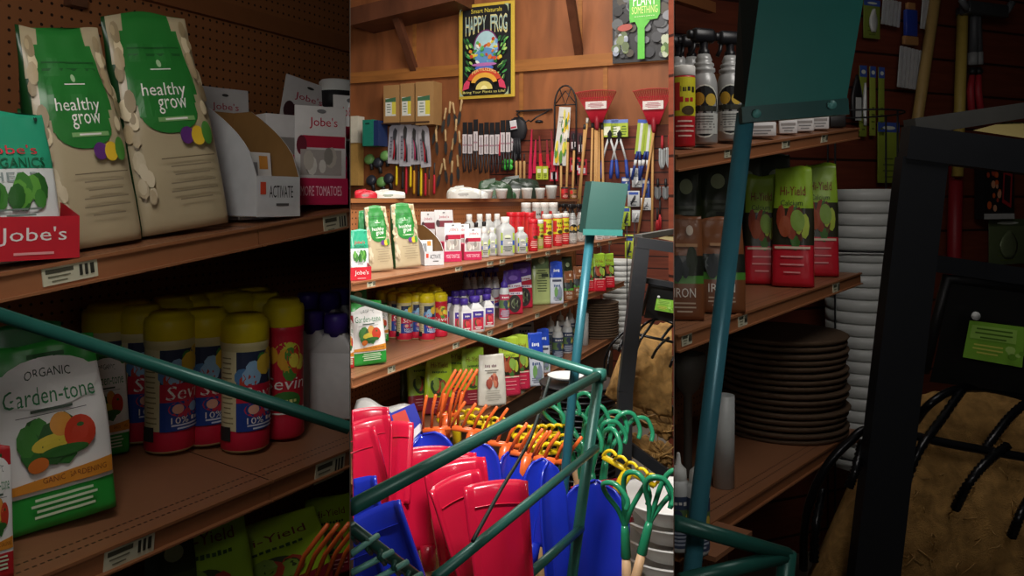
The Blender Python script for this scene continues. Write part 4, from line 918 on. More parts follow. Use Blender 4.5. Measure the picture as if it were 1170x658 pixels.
# small packs, right column
for i, (u, v, wp, hp, c) in enumerate(((715, 222, 10, 20, '#24408f'), (728, 214, 12, 12, '#c9cccd'), (724, 236, 14, 18, '#b7babb'), (738, 226, 9, 22, '#2f4a9c'), (738, 240, 12, 14, '#d0d2d2'), (727, 254, 10, 14, '#a9abae'), (709, 262, 10, 26, '#9fb53c'), (716, 258, 9, 22, '#9fb53c'), (719, 296, 10, 28, '#b5c43c'), (726, 202, 12, 10, '#c4c6c8'))):
    k = px(u, .06); w, h = wp*k, hp*k; r = hung('carded_hardware', ('%s hardware card right of the green sign, %s counting down' % ({'#24408f': 'blue', '#2f4a9c': 'blue', '#9fb53c': 'lime', '#b5c43c': 'lime'}.get(c, 'silver'), ORD[i])), 'hardware card', u, v, .05+.01*(i % 3))
    c_ = MB(); c_.rbox(-w/2, -.004, 0, w/2, 0, h, .004, M(c, .4)); c_.design(D().rect(-.8, .75, .8, .92, '#3c57a8' if c[1] in '9b' else '#d9dcdd', 2, 1).lines(-.6, .6, .1, .3, 2, '#454a50', .03), flat_surf(-w/2, w/2, 0, h, -.004), .001, .0003); c_.build('card_sheet', r)
    MB().tube([(-w*.2, -.012, h*.15), (w*.05, -.014, h*.5), (w*.15, -.012, h*.7)], [.007, .011, .006], '#34373c' if c[1] in '9b' else '#cfd2d4', 8).build('carded_part', r)
# trowels, right
for i, (u, v, c) in enumerate(((757, 193, '#8f9394'), (765, 192, '#8f9394'), (752, 228, '#6d7072'), (761, 228, '#6d7072'), (768, 226, '#6d7072'))):
    k = px(u, .06); h = 38*k if i < 2 else 24*k; w = 8*k; r = hung('garden_trowel', 'grey trowel %s at right end of the wall, %s from left' % (('with red grip', ORD[i]) if i < 2 else ('with black grip', ORD[i-2])), 'trowel', u, v, .06)
    MB().sheet(lambda a_, b_: Vector(((a_*2-1)*w*.5*(1-.1*b_)*min(1, .35+b_*2.2), -.02+.012*(1-(a_*2-1)**2), h*.62*b_)), 6, 8, M(c, .4, .3)).build('trowel_blade', r, solid=.002)
    MB().tube([(0, -.012, h*.6), (0, -.014, h*.72), (0, -.012, h)], [.008, .013, .010], '#a8242f' if i < 2 else '#1d1d20', 8).build('grip', r)
for i, (u, v0, v1) in enumerate(((754, 228, 262), (751, 238, 264))):
    k = px(u, .05); h = (v1-v0)*k; r = hung('red_tip_pruner', 'black pruner with red tips hanging low at right, %s of two' % ORD[i], 'pruner', u, v1, .06); 
    MB().tube([(.006, 0, 0), (.008, 0, h*.3), (0, 0, h*.5)], .007, '#b82a30', 6).tube([(-.006, 0, 0), (-.008, 0, h*.3), (0, 0, h*.5)], .007, '#b82a30', 6).build('grips', r); MB().tube([(0, 0, h*.5), (0, 0, h)], .008, '#2a2a2d', 6).build('blades', r)
# red packs near trellis
for i, (u, v, wp, hp) in enumerate(((633, 207, 10, 22), (657, 196, 12, 16), (665, 200, 12, 18), (656, 172, 9, 22), (664, 176, 8, 24))):
    k = px(u); w, h = wp*k, hp*k; r = hung('red_tool_card', 'red and black tool card behind the wooden poles, %s of five' % ORD[i], 'tool card', u, v, .05)
    c_ = MB(); c_.box(-w/2, -.004, 0, w/2, 0, h, M('#b02436' if i < 3 else '#4a2228', .5)); c_.design(D().rect(-.7, .1, .7, .45, '#d7c9cc', 2, 2).rect(-.7, .6, .7, .85, '#2a1c20', 2, 2), flat_surf(-w/2, w/2, 0, h, -.004), .001, .0003); c_.build('card_sheet', r); MB().tube([(0, -.012, h*.1), (0, -.014, h*.9)], .008, '#222226', 6).build('carded_part', r)

# ================================================================ LEDGE TOP goods
LT = Shelf(fl(0, 1.606), fl(1, 1.606))
def sack(u, wpx, hpx, c, label, t=.52, c2=None, name='folded_sack', cat='sack', txt=None):
    p = LT.on(u, t); k = p.y/F; w, h = wpx*k, hpx*k; rnd = random.Random(int(u*3))
    r = thing(name, label, cat, p, face_cam(p, 5)); SETTLE.append((r, LT)); m = film(c); ph = rnd.uniform(0, 6)
    def fn(i, j):
        a = 2*PI*i; q = math.sin(PI*min(j*1.0, 1)/2*1.0)
        rr = (1-j**4)**.5 if j < 1 else 0
        return Vector((w/2*rr*math.copysign(abs(math.cos(a))**.7, math.cos(a)), w*.28*rr*math.copysign(abs(math.sin(a))**.7, math.sin(a)), h*(j**.6)*(1+.2*math.sin(5*a+ph+3*j)*(1-.3*j)+.16*math.sin(3*a+ph*2)+.1*math.sin(9*a+7*j))*.85))
    MB().sheet(fn, 28, 9, m).build('sack_body', r)
    d = D().lines(-.5, .3, .3, .6, 3, c2 or '#8d8a84', .04)
    if txt: d.text(txt, .2, .5, .7, .3, c2)
    MB().design(d, lambda x, z, e: Vector((x*w*.4, -w*.27-e, h*z*.7)), .002, .0005).build('sack_print', r)
sack(418, 26, 9, '#b8202e', 'red folded bag on the ledge at far left')
sack(444, 38, 9, '#c9c6bc', 'white folded sack with green print on the ledge, second from left', c2='#4f6a48')
sack(530, 40, 13, '#c6c7c0', 'large white sack lying on the ledge under the hand tools')
sack(545, 26, 9, '#d0d0cc', 'flat white sack in front of the large white one on the ledge', t=.47)
sack(566, 40, 20, '#28412a', 'dark green bag with leafy print on the ledge', c2='#4f7a4c')
sack(593, 52, 23, '#1f2b22', 'near-black green bag humped on the ledge', t=.62, c2='#34503a')
sack(580, 20, 8, '#2f4f35', 'small dark green bag lying in front on the ledge', t=.47)
def wpot(w, h, root): MB().lathe([(w*.38, 0), (w*.48, h*.75), (w*.5, h*.78), (w*.5, h), (w*.45, h), (w*.42, h*.6)], M('#c9cbc8', .5), 20).build('pot_body', root)
for i, (u, wp, hp) in enumerate(((556, 15, 10), (573, 14, 11), (588, 13, 11), (602, 13, 12), (617, 12, 12), (630, 13, 15))): put(LT, u, wp, hp, wpot, 'small white pot at the front of the ledge, %s from left' % ORD[i], 'ledge_pot', 'pot', t=.46)
for i, (u, wp, hp, c) in enumerate(((645, 8, 13, '#a8242e'), (655, 8, 12, '#8a6a3c'))): put(LT, u, wp, hp, lambda w, h, r: round_can(w, h, r, c, c, '#2a2a2d', ('OIL', '')), 'small %s can at the right end of ledge' % ('red' if i == 0 else 'tan'), 'ledge_can', 'can', t=.5)
# ================================================================ STAND, LINERS (shared by the middle and the right bay; px in the right bay's frame)
def zoom(u, v): return (643.5+(u-770)/3.162, 329+(v-329)/3.162)
def same(u, v): return (u, v)
COCO = pattern('coco_fibre', '#b58a4e', '#000000', None, rough=.9, grain=.35, gscale=(30, 30, 30))
_b = COCO.node_tree; _n = _b.nodes.new('ShaderNodeBump'); _n.inputs['Strength'].default_value = .7; _n.inputs['Distance'].default_value = .02
_t = _b.nodes.new('ShaderNodeTexNoise'); _t.inputs['Scale'].default_value = 90; _t.inputs['Detail'].default_value = 6; _t.inputs['Distortion'].default_value = 2
_b.links.new(_t.outputs['Fac'], _n.inputs['Height']); _b.links.new(_n.outputs['Normal'], _b.nodes['Principled BSDF'].inputs['Normal'])
POSTM = M('#16181c', .45, var=.15)
def bar(mb, a, b, w, d, m):
    """square bar between two points, w across, d deep"""
    a, b = Vector(a), Vector(b); t = (b-a).normalized(); y = Vector((0, 1, 0)); s = t.cross(y).normalized()*w/2; n = s.cross(t).normalized()*d/2
    vs = [a-s-n, a+s-n, a+s+n, a-s+n, b-s-n, b+s-n, b+s+n, b-s+n]
    return mb.add(vs, [(0,3,2,1),(4,5,6,7),(0,1,5,4),(1,2,6,5),(2,3,7,6),(3,0,4,7)], m)
def stand(tr, Y, s, where, umax):
    P = lambda u, v, dy=0: W(*tr(u, v), Y+dy)
    k = Y/F*s           # metres per right-bay px
    o = P(998, 660); r = thing('black_metal_stand', 'black square-post metal stand with open top frame, '+where, 'stand', (o.x, o.y, 0)); Tm = Matrix.Translation((-o.x, -o.y, 0))
    def bd(n, mb): q = mb.build(n, r); q.matrix_basis = Tm; return q
    q = P(993, 700, -.07); mb = bar(MB(), P(1053, 182, -.068), q, 50*k, .036, POSTM); bar(mb, q, (q.x-.02, q.y, 0), 50*k, .036, POSTM); bd('post', mb)
    bd('front_beam', bar(MB(), P(1033, 163, -.07), P(umax, 182, -.07), 36*k, .04, POSTM))
    bd('side_rail', bar(MB(), P(1040, 146, .03), P(umax, 124, .25), 20*k, .03, M('#3a3a38', .5)))
    bd('lower_bar', bar(MB(), P(1062, 300, .05), P(umax, 318, .05), 20*k, .03, POSTM))
    a, b, c, d = P(1112, 149, .05), P(umax, 160, .05), P(umax, 140, .24), P(1150, 139, .2)
    bd('top_board', MB().add([a, b, c, d], [(0, 1, 2, 3)], M('#6e6238', .6)))
    return r, k, P
def planter(P, k, where, umax):
    c = P(1120, 440, .1); r = thing('black_window_box', 'black plastic window box with a lime sticker hanging on the stand, '+where, 'window box', c); I = lambda *a: P(*a)-c
    m = M('#1c1c1c', .3)
    mb = MB(); mb.sheet(lambda i, j: (I(1062, 436, .1).lerp(I(umax, 452, .1), i)).lerp(I(1080, 322, .06).lerp(I(umax, 336, .06), i), j)+Vector((0, -.03*math.sin(PI*j)*k/.0005*.1, 0)), 8, 6, m)
    mb.build('box_front', r); mb = MB(); mb.tube([I(1055, 425, .09), I(1082, 318, .05), I(umax, 330, .05)], 7*k, '#141415', 8); mb.build('rim', r)
    mb = MB(); A, B, C_, D_ = I(1108, 366, .04), I(umax if umax < 1172 else 1172, 374, .04), I(umax if umax < 1172 else 1168, 420, .045), I(1100, 408, .045)
    f = lambda x, z, e: (D_.lerp(C_, (x+1)/2)).lerp(A.lerp(B, (x+1)/2), z)+Vector((0, -e, 0))
    mb.sheet(lambda i, j: f(i*2-1, j, 0), 4, 4, M('#7fb53a', .5)); mb.design(D().rect(-.9, .55, .7, .9, '#9cc95a', 3, 2).lines(-.8, .6, .6, .82, 3, '#4f7a22', .02).lines(-.8, .3, .2, .4, 3, '#c9c95a', .02).blobs(.1, .9, .2, .5, 5, ['#a9cf6a', '#6a9f2f'], .1, .2, 3), f, .0015, .0005); mb.build('lime_sticker', r)
    mb = MB(); q = I(1115, 361, .035); mb.lathe([(5*k, -.002), (5*k, .002)], '#c9cbc8', 12, Matrix.Translation(q) @ Matrix.Rotation(R(90), 4, 'X')); mb.build('price_dot', r)
def liner(P, k, name, label, pts, seed=1, bulge=.12, nx=44, nz=26):
    """lumpy coco fibre trough liner; pts: px corners TL, TR, BR, BL plus left rounding"""
    rnd = random.Random(seed); ph = [rnd.uniform(0, 6) for _ in range(8)]
    (tl, tr_, br, bl), rd = pts; c = P((bl[0]+br[0])/2, max(bl[1], br[1]), .1); r = thing(name, label, 'coco liner', c)
    def fn(i, j):
        e = (1-(1-min(i/rd, 1))**2)**.5 if rd else 1
        u0, v0 = bl[0]+(br[0]-bl[0])*i, bl[1]+(br[1]-bl[1])*i; u1, v1 = tl[0]+(tr_[0]-tl[0])*i, tl[1]+(tr_[1]-tl[1])*i
        jj = j*(.35+.65*e); u, v = u0+(u1-u0)*jj, v0+(v1-v0)*jj
        n = math.sin(9*i+4*j+ph[0])*math.sin(7*j+ph[1])*.5+.4*math.sin(23*i-11*j+ph[2])*math.sin(17*j+5*i+ph[3])+.25*math.sin(47*i+31*j+ph[4])
        return P(u, v+4*n*(1 if 0 < j else 1), .16-bulge*math.sin(PI*(.12+.8*j))*(.3+.7*e)+.25*j*j*bulge*3)-c+Vector((0, -.012*n, 0))
    o = MB().sheet(fn, nx, nz, COCO).build('fibre_body', r, solid=.008)
    mb = MB()
    for _ in range(90 if bulge > .1 else 26):
        i, j = rnd.uniform(.05, .97), rnd.uniform(.05, .85); a = fn(i, j); d = Vector((rnd.uniform(-1, 1), -rnd.uniform(.2, .7), rnd.uniform(-.6, .8)))
        L = rnd.uniform(12, 38)*k; mb.tube([a, a+d*L*.5+Vector((0, -.004, 0)), a+d*L*.8+Vector((rnd.uniform(-1, 1), 0, rnd.uniform(-1, 1)))*L*.5], .9*k, '#a98148', 4)
    mb.build('loose_fibres', r)['kind'] = 'stuff'
    return r
def twist(mb, path, rr, m):
    """square twisted bar: a tube whose radius ripples"""
    P = [Vector(p) for p in path]; out = []
    for a, b in zip(P, P[1:]):
        for q in range(4): out.append(a.lerp(b, q/4))
    out.append(P[-1]); mb.tube(out, [rr*(1+.17*(-1)**i) for i in range(len(out))], m, 6)
def smooth_path(p, n=6):
    p = [Vector(q) for q in p]; o = []
    for i in range(len(p)-1):
        a, b, c, d = p[max(i-1, 0)], p[i], p[i+1], p[min(i+2, len(p)-1)]
        for t in range(n):
            t /= n; o.append(.5*((2*b)+(c-a)*t+(2*a-5*b+4*c-d)*t*t+(3*b-a-3*c+d)*t**3))
    o.append(p[-1]); return o
def hayrack(P, k, where, umax):
    c = P(1080, 640, -.1); r = thing('hayrack_frame', 'black twisted-bar hayrack frame over the coco liner, '+where, 'hayrack', c); I = lambda u, v, dy=0: P(u, v, dy)-c
    m = M('#101013', .3, .4); mb = MB()
    mb.tube(smooth_path([I(918, 650, .02), I(921, 590, -.01), I(940, 540, -.03), I(970, 505, -.03), I(1000, 490, -.02), I(1090, 508, -.04), I(umax, 525, -.04)]), 5*k, m, 8).build('front_hoop', r)
    mb = MB(); mb.tube(smooth_path([I(1046, 482, .1), I(1062, 462, .06), I(1090, 446, .08), I(1130, 444, .12), I(umax, 458, .1)]), 5*k, m, 8).build('top_bar', r)
    for pts in (((1098, 447, .06), (1075, 480, .0), (1050, 515, -.06), (1035, 552, -.05)), ((1150, 510, -.03), (1125, 530, -.08), (1105, 555, -.09), (1092, 580, -.05)), ((1176, 570, -.05), (1165, 590, -.09), (1156, 612, -.07)),
                ((1178, 456, .08), (1155, 475, .02), (1135, 500, -.02), (1122, 518, -.03)), ((985, 507, -.02), (978, 535, -.07), (970, 556, -.07)), ((940, 560, -.0), (932, 600, -.04), (930, 640, -.03))):
        if pts[0][0] > umax+10: continue
        q = MB(); twist(q, smooth_path([I(*p) for p in pts], 3), 5*k, m); q.build('twisted_rib', r)
YR = 2.3
st, k, P = stand(zoom, YR, 1/3.162, 'in the bright middle aisle', 1168)
planter(P, k, 'bright middle aisle', 1168); hayrack(P, k, 'bright middle aisle', 1168)
Pz = lambda u, v, dy=0: W(u, v, YR+.08+dy)
liner(P, k, 'coco_liner', 'fibrous tan coco trough liner in the black hayrack, bright middle aisle', (((1010, 470), (1168, 455), (1168, 800), (925, 720)), .34), 3)
liner(Pz, YR/F, 'coco_liner', 'folded brown coco liner on the second tier under the hayrack, bright aisle', (((706, 452), (769.5, 470), (769.5, 502), (712, 478)), .2), 5, .08)
liner(Pz, YR/F, 'coco_liner', 'pale tan coco liner on the lowest tier of the stand, bright aisle', (((706, 492), (769.5, 510), (769.5, 536), (710, 506)), .2), 8, .08)
q = MB(); o_ = st.location; bar(q, W(704, 500, YR)-o_, W(769.5, 548, YR)-o_, .03, .03, POSTM); q.build('tier_bar', st)
q = MB(); bar(q, W(708, 440, YR+.25)-o_, W(769.5, 470, YR+.25)-o_, .03, .03, POSTM); q.build('tier_bar', st)
# white bowls stacked low at right
pb = W(766, 700, 2.0); f = None
for i in range(6):
    lb = 'white plastic bowl in the stack below the stand, %s from the bottom' % ORD[i]
    if f is None:
        f = MB().lathe([(.075, 0), (.105, .03), (.13, .052), (.134, .056), (.125, .056), (.10, .035), (.07, .012)], M('#dcdad6', .4, var=.05), 36).build('white_bowl'); tag(f, lb, 'bowl', 'white bowls low at the right'); f.location = (pb.x, pb.y, pb.z+.02)
    else: c = f.copy(); C.objects.link(c); c.location = (pb.x, pb.y, pb.z+.02+.045*i); c['label'] = lb
s_ = thing('low_plinth', 'low dark plinth under the stacked white bowls', 'plinth', (pb.x, pb.y, 0)); MB().rbox(-.13, -.13, 0, .13, .13, pb.z+.02, .01, M('#2a2622', .7)).build('plinth_body', s_)
# black nested pots
pb = W(662, 560, 2.95); s_ = thing('low_plinth', 'low dark plinth under the stacked black pots', 'plinth', (pb.x, pb.y, 0)); MB().rbox(-.13, -.13, 0, .13, .13, pb.z, .01, M('#1d1a18', .7)).build('plinth_body', s_)
f = None
for i in range(19):
    lb = ('topmost' if i == 18 else 'lowest' if i == 0 else (ORD[i]+' from the bottom' if i < 10 else ORD[18-i]+' from the top'))+' black nested pot behind the green corner post'
    if f is None:
        f = MB().lathe([(.115, 0), (.13, .004), (.142, .012), (.146, .014), (.146, .019), (.14, .02), (.12, .012)], M('#131316', .35), 36).build('nested_pot'); tag(f, lb, 'pot', 'black nested pots'); f.location = pb
    else: c = f.copy(); C.objects.link(c); c.location = pb+Vector((.004*math.sin(i*2), .003*math.cos(i*3), .0215*i)); c['label'] = lb
pw = thing('white_bowl', 'white shallow bowl resting on top of the black pots', 'bowl', pb+Vector((-.05, .02, .0215*19))); MB().lathe([(.03, 0), (.06, .012), (.07, .02), (.064, .02), (.03, .008)], M('#c9cac8', .4), 24).build('bowl_body', pw)

# ================================================================ GREEN WIRE RACK with toy garden tools
GREEN = M('#245a50', .35, .1, var=.15)
GRD = M('#20483f', .4, .1)
rk = thing('green_wire_rack', 'dark green wire display rack with a tilted green sign plate, in front of the aisle', 'display rack', W(655, 658, 1.5)*1); rk.location.z = 0
RT = Matrix.Translation(-rk.location)
def rb_(n, mb, par=rk):
    o = mb.build(n, par)
    if par is rk: o.matrix_basis = RT
    return o
Kc = W(685, 428, 1.5); Aend = W(400.8, 340.5, 2.68); Bend = W(400.8, 580, .86)
rb_('top_rail', MB().tube([Aend, Kc], [.0110, .0092], GREEN, 10)); rb_('top_rail', MB().tube([Kc, Bend], [.0088, .0092], GREEN, 10))
rb_('middle_rail', MB().tube([W(681, 512, 1.5), W(498, 660, .99)], .0075, GREEN, 10)); rb_('lower_rail', MB().tube([W(664, 603, 1.5), W(598, 662, 1.28)], .008, GREEN, 10))
p2 = W(640, 760, 1.5); rb_('corner_post', MB().tube([W(685, 424, 1.5), p2, (p2.x-.02, p2.y, 0)], .0105, GREEN, 10))
p1 = W(626, 760, 1.62); rb_('sign_post', MB().tube([W(675, 262, 1.62), W(655, 440, 1.62), p1, (p1.x-.02, p1.y, 0)], .0098, M('#205560', .4, .15), 10))
rb_('back_post', MB().tube([W(648, 470, 1.9), W(640, 560, 1.9), W(630, 700, 1.9)], .009, GRD, 8))
MB_ = MB(); MB_.lathe([(.006, -.012), (.013, -.01), (.014, .0), (.013, .01), (.006, .012)], GREEN, 12, Matrix.Translation(Kc)); rb_('corner_cap', MB_)
s0 = [W(676, 207, 1.60), W(718, 210, 1.60), W(709, 267, 1.60), W(668, 266, 1.60)]; bk = Vector((-.010, .03, 0))
pl = MB(); pl.add(s0+[p+bk for p in s0], [(0, 3, 2, 1), (4, 5, 6, 7), (0, 1, 5, 4), (1, 2, 6, 5), (2, 3, 7, 6)], M('#06342d', .45, var=.06)); pl.add([s0[0], s0[3], s0[3]+bk, s0[0]+bk], [(0, 1, 2, 3)], M('#0e2f2b', .5)); sp_ = rb_('sign_plate', pl)
e = MB(); bar(e, W(666, 265, 1.585), W(711, 266, 1.585), .012, .012, M('#1f5a54', .4)); rb_('plate_clip', e)
mb = MB(); mb.tube([W(400.8, 602, .88), W(480, 662, .95)], .007, GRD, 8); rb_('basket_edge', mb)
for i, (a, b) in enumerate((((400.8, 633), (432, 612)), ((400.8, 655), (449, 630)), ((418, 668), (466, 642)), ((440, 680), (482, 656)))): rb_('basket_wire', MB().tube([W(*a, .86), W(*b, .9)], .0036, M('#5f9a92', .4), 6))
for j in range(5): a = (404+j*16, 604+j*12); rb_('basket_wire', MB().tube([W(*a, .885), W(a[0]-3, a[1]+8, .88), W(a[0]+4, a[1]+16, .9)], .003, GRD, 6))
rb_('brace_wire', MB().tube(smooth_path([W(628, 432, 1.45), W(606, 500, 1.3), W(572, 560, 1.15), W(540, 618, 1.05)], 4), .0032, M('#16201e', .5), 6))
# ---- toy shovel heads
RP, BP = M('#b81334', .25, var=.05, coat=.3), M('#1a2eac', .25, var=.06, coat=.3)
def shovel(u, v, wpx, hpx, Y, kind, color, label, roll=0, yaw=0, lean=12):
    k = Y/F; w, h = wpx*k, hpx*k; base = W(u, v+hpx, Y)
    r = thing('toy_shovel', label, 'shovel', base, face_cam(base, yaw), -R(lean), None, R(roll)); m = color
    def fn(i, j):
        x = i*2-1
        if kind == 'sq':
            hw = .5*w*(.86+.14*j); z = h*j+.02*h*j*(1-x*x); y = -.10*w*x*x-(.10*w if abs(x) > .8 else 0)*(1-j*.3)+.02*w*math.cos(6*x)*(1-j)
            if j > .93: y += .05*w*(j-.93)/.07
        else:
            q = min(j/.5, 1); top = (1-((j-.64)/.36)**2.2)**.5 if j > .64 else 1
            hw = .5*w*(.80+.20*q)*max(top, .04); z = h*j; y = -.20*w*x*x*max(top, .2)+.03*w*math.exp(-(x*4)**2)*(1-j)
        return Vector((x*hw, y, z))
    MB().sheet(fn, 18, 18, m).build('blade', r, solid=.0045)
    if kind == 'sq': MB().sheet(lambda i, j: fn(.14+.72*i, .80+.012*j)+Vector((0, -.006*(1-abs(j*2-1)), 0)), 12, 4, m).build('step_ridge', r)
    else: MB().sheet(lambda i, j: fn(.44+.12*i, .0+.5*j)+Vector((0, -.008*(1-abs(i*2-1))*(1-j), 0)), 6, 6, m).build('socket_ridge', r)
    MB().tube([(0, .0, h*.04), (0, .004, -.04)], [.017, .015], m, 10).build('socket', r)
    MB().tube([(0, .004, -.03), (0, .0, -.62)], .0105, '#c9a878', 8).build('wooden_shaft', r)
    return r
SH = [
 (424, 470, 46, 90, 2.05, 'sq', RP, 'red toy shovel head standing farthest back at the left', 0, 10), (436, 481, 58, 100, 1.85, 'sq', RP, 'red toy shovel head second from the back at the left', -9, 14),
 (432, 494, 54, 110, 1.68, 'sq', RP, 'red toy shovel head third from the back at the left', -14, 12), (452, 486, 36, 90, 1.6, 'sq', RP, 'narrow-looking red toy shovel head turned sideways at the left', 14, 40),
 (489, 517, 64, 110, 1.62, 'sq', RP, 'red toy shovel head behind the middle of the green top rail', -2, 4), (523, 524, 58, 100, 1.54, 'sq', RP, 'dark red toy shovel head behind the two front red ones', -3, 8),
 (536, 532, 74, 130, 1.46, 'sq', RP, 'tall red toy shovel head second from the front', -6, 12), (552, 545, 66, 130, 1.38, 'sq', RP, 'red toy shovel head partly hidden behind the pinkish front one', -12, 30),
 (580, 558, 76, 130, 1.275, 'sq', RP, 'glossy pinkish red toy shovel head at the very front', -7, -4),
 (428, 552, 60, 110, 1.2, 'sq', BP, 'pale blue toy shovel head at the left below the red ones', -16, -10), (474, 580, 72, 130, 1.10, 'sq', BP, 'blue toy shovel head tilted left over the basket wires', -24, -6),
 (430, 620, 60, 90, 1.02, 'sq', BP, 'dark blue toy shovel head low behind the basket wires', -20, 0),
 (449, 464, 34, 66, 2.1, 'rd', BP, 'dark blue round toy shovel head behind the red ones at far left', -18, 0), (521, 488, 52, 80, 1.75, 'rd', BP, 'dark blue round toy shovel head at the back middle', -30, 0),
 (556, 508, 46, 80, 1.62, 'rd', BP, 'blue round toy shovel head left of the orange tines', -8, 0), (582, 520, 36, 84, 1.68, 'rd', BP, 'narrow dark blue round toy shovel head above the pinkish red one', 6, 30),
 (608, 527, 44, 96, 1.58, 'rd', BP, 'dark blue round toy shovel head right of the pinkish red one', 10, 10), (635, 534, 38, 150, 1.5, 'rd', BP, 'tall narrow blue toy shovel head behind the corner posts', 4, 34),
 (673, 555, 84, 150, 1.58, 'rd', BP, 'bright blue rounded toy shovel head at the right front', 2, -6)]
for a in SH: shovel(*a)
# red flat packs behind right
for i, (u, v, Y, ry) in enumerate(((478, 466, 1.95, -20), (470, 474, 2.0, -38))):
    k = Y/F; r = thing('tool_package', 'blue and white printed tool package between red shovels and orange tines, %s of two' % ORD[i], 'package', W(u, v+50, Y), face_cam(W(u, v, Y), 8), -R(14), None, R(ry)); w, h = 30*k, 52*k
    MB().box(-w/2, 0, 0, w/2, .006, h, M('#26309a', .35)).build('card_sheet', r)
    MB().design(D().rect(-.9, .55, .2, .95, '#c43a2c', 3, 2).quad((-.9, .2), (.9, .4), (.9, .55), (-.9, .35), '#d7d4da').rect(-.2, .05, .9, .3, '#7f8fd0', 2, 2), flat_surf(-w/2, w/2, 0, h, 0), .001, .0004).build('card_print', r)
k = 2.2/F; r = thing('paper_sack', 'grey-white paper sack lying behind the red shovels on the left', 'sack', W(432, 488, 2.2), 0, R(-20)); 
MB().sheet(lambda i, j: Vector(((i-.5)*70*k, .02*math.sin(5*i+2)+.1*j, 34*k*j*(1-.3*i)+.01*math.sin(9*i))), 12, 6, film('#a9a7a4')).build('sack_body', r, solid=.006)
# ---- rakes and cultivators
def rake(u, v, wpx, hpx, Y, color, label, n=6, roll=0, yaw=0, curved=False, group=None, depth=.45):
    """rake head up: crossbar, n tines, socket and shaft"""
    k = Y/F; w, h = wpx*k, hpx*k; base = W(u, v, Y); r = thing('toy_rake', label, 'rake', base, face_cam(base, yaw), 0, group, R(roll)); m = M(color, .3, coat=.2)
    MB().tube([(-w/2, 0, 0), (w/2, 0, 0)], .007, m, 8).build('crossbar', r)
    for i in range(n):
        x = -w/2+w*i/(n-1)
        if curved: p = [(x, 0, 0), (x, -h*.25, h*.15), (x+.1*h, -h*.5, h*.1), (x+.15*h, -h*.7, -h*.15)]; p = smooth_path([(x, 0, 0), (x+.05*h, -.01, h*.55), (x+.35*h, -.02, h*.85), (x+.7*h, -.03, h*.8)], 4)
        else: p = [(x, 0, 0), (x+.06*h, -depth*h*.3, h*.5), (x+.18*h, -depth*h, h)]
        MB().tube(p, [.0038]*len(p), m, 8).build('tine', r)
    MB().tube([(0, 0, 0), (0, .003, -.07)], [.013, .012], m, 8).build('socket', r); MB().tube([(0, .003, -.06), (0, 0, -.6)], .0105, '#c9a878', 8).build('wooden_shaft', r)
    return r
OR = '#d8622a'
rake(511, 474, 26, 56, 2.0, OR, 'tall orange toy rake standing before the lime bags', 5, 4, 20); rake(503, 490, 40, 44, 1.95, OR, 'orange toy rake leaning left of the tall orange one', 5, -4, 0)
rake(540, 492, 50, 34, 1.9, OR, 'orange toy rake in the middle behind the green rail', 5, 12, 10); rake(578, 508, 44, 30, 1.8, OR, 'orange toy rake above the round blue shovels', 5, 10, 12); rake(602, 520, 40, 36, 1.72, OR, 'orange toy rake right of centre over the blue shovels', 5, 14, 10); rake(628, 526, 40, 36, 1.66, OR, 'orange toy rake next to the corner posts', 4, 12, 12)
YL = '#e6c81c'
rake(612, 497, 54, 16, 1.9, YL, 'yellow toy rake with curved tines behind the corner posts', 7, 0, 10, True); rake(618, 518, 40, 16, 1.82, YL, 'lower yellow toy rake beneath the first behind the corner posts', 5, -4, 10, True); rake(520, 478, 40, 12, 2.12, YL, 'yellow toy rake peeking between orange tines', 6, -6, 0, True); rake(614, 508, 46, 14, 1.87, YL, 'middle yellow toy rake sandwiched between two others', 6, -2, 10, True)
rake(556, 484, 44, 12, 2.12, YL, 'yellow toy rake far behind the green rail', 6, 6, 0, True)
rake(718, 538, 66, 16, 1.75, YL, 'yellow toy rake with curved tines at the far right', 6, 28, 0, True)
def cultivator(u, v, Y, s, label, roll=0, yaw=0, wood=True):
    k = Y/F*s; base = W(u, v, Y); r = thing('hand_cultivator', label, 'cultivator', base, face_cam(base, yaw), 0, None, R(roll)); m = M('#23805a', .25, var=.1, coat=.3)
    MB().lathe([(4.5*k, -38*k), (6*k, -36*k), (5*k, -8*k), (4*k, 0)], m, 12).build('ferrule', r)
    for q, (dx, l, c) in enumerate(((-1, .9, 1), (0, 1.1, .8), (1, 1, 1))):
        MB().tube(smooth_path([(0, 0, -2*k), (dx*7*k, -2*k, 18*k), (dx*20*k, -6*k, 42*k*l), (dx*26*k+4*k, -14*k, 58*k*l), (dx*26*k+18*k, -22*k, 60*k*l), (dx*24*k+28*k, -28*k, 44*k*l), (dx*24*k+26*k, -30*k, 32*k*l)], 4), 3.0*k, m, 8).build('prong', r)
    if wood: MB().tube([(0, 0, -36*k), (0, 0, -60*k), (0, 0, -190*k)], [5*k, 6*k, 6*k], '#c9a47c', 10).build('wooden_handle', r)
    return r
cultivator(714, 600, 1.45, 1.0, 'green cultivator with upright ferrule right of the bright blue shovel', -2, 0); cultivator(742, 596, 1.4, 1.0, 'green cultivator leaning right with wooden handle at the lower right', 16, 30)
cultivator(676, 540, 1.85, .9, 'green cultivator just right of the corner post', -6, -20); cultivator(664, 515, 1.9, .85, 'green cultivator rising behind the corner post', 6, 10); cultivator(692, 525, 1.85, .85, 'green cultivator between corner post and yellow rake', 10, 40); cultivator(648, 500, 1.9, .8, 'green cultivator farthest left of the hooks', -14, 0)
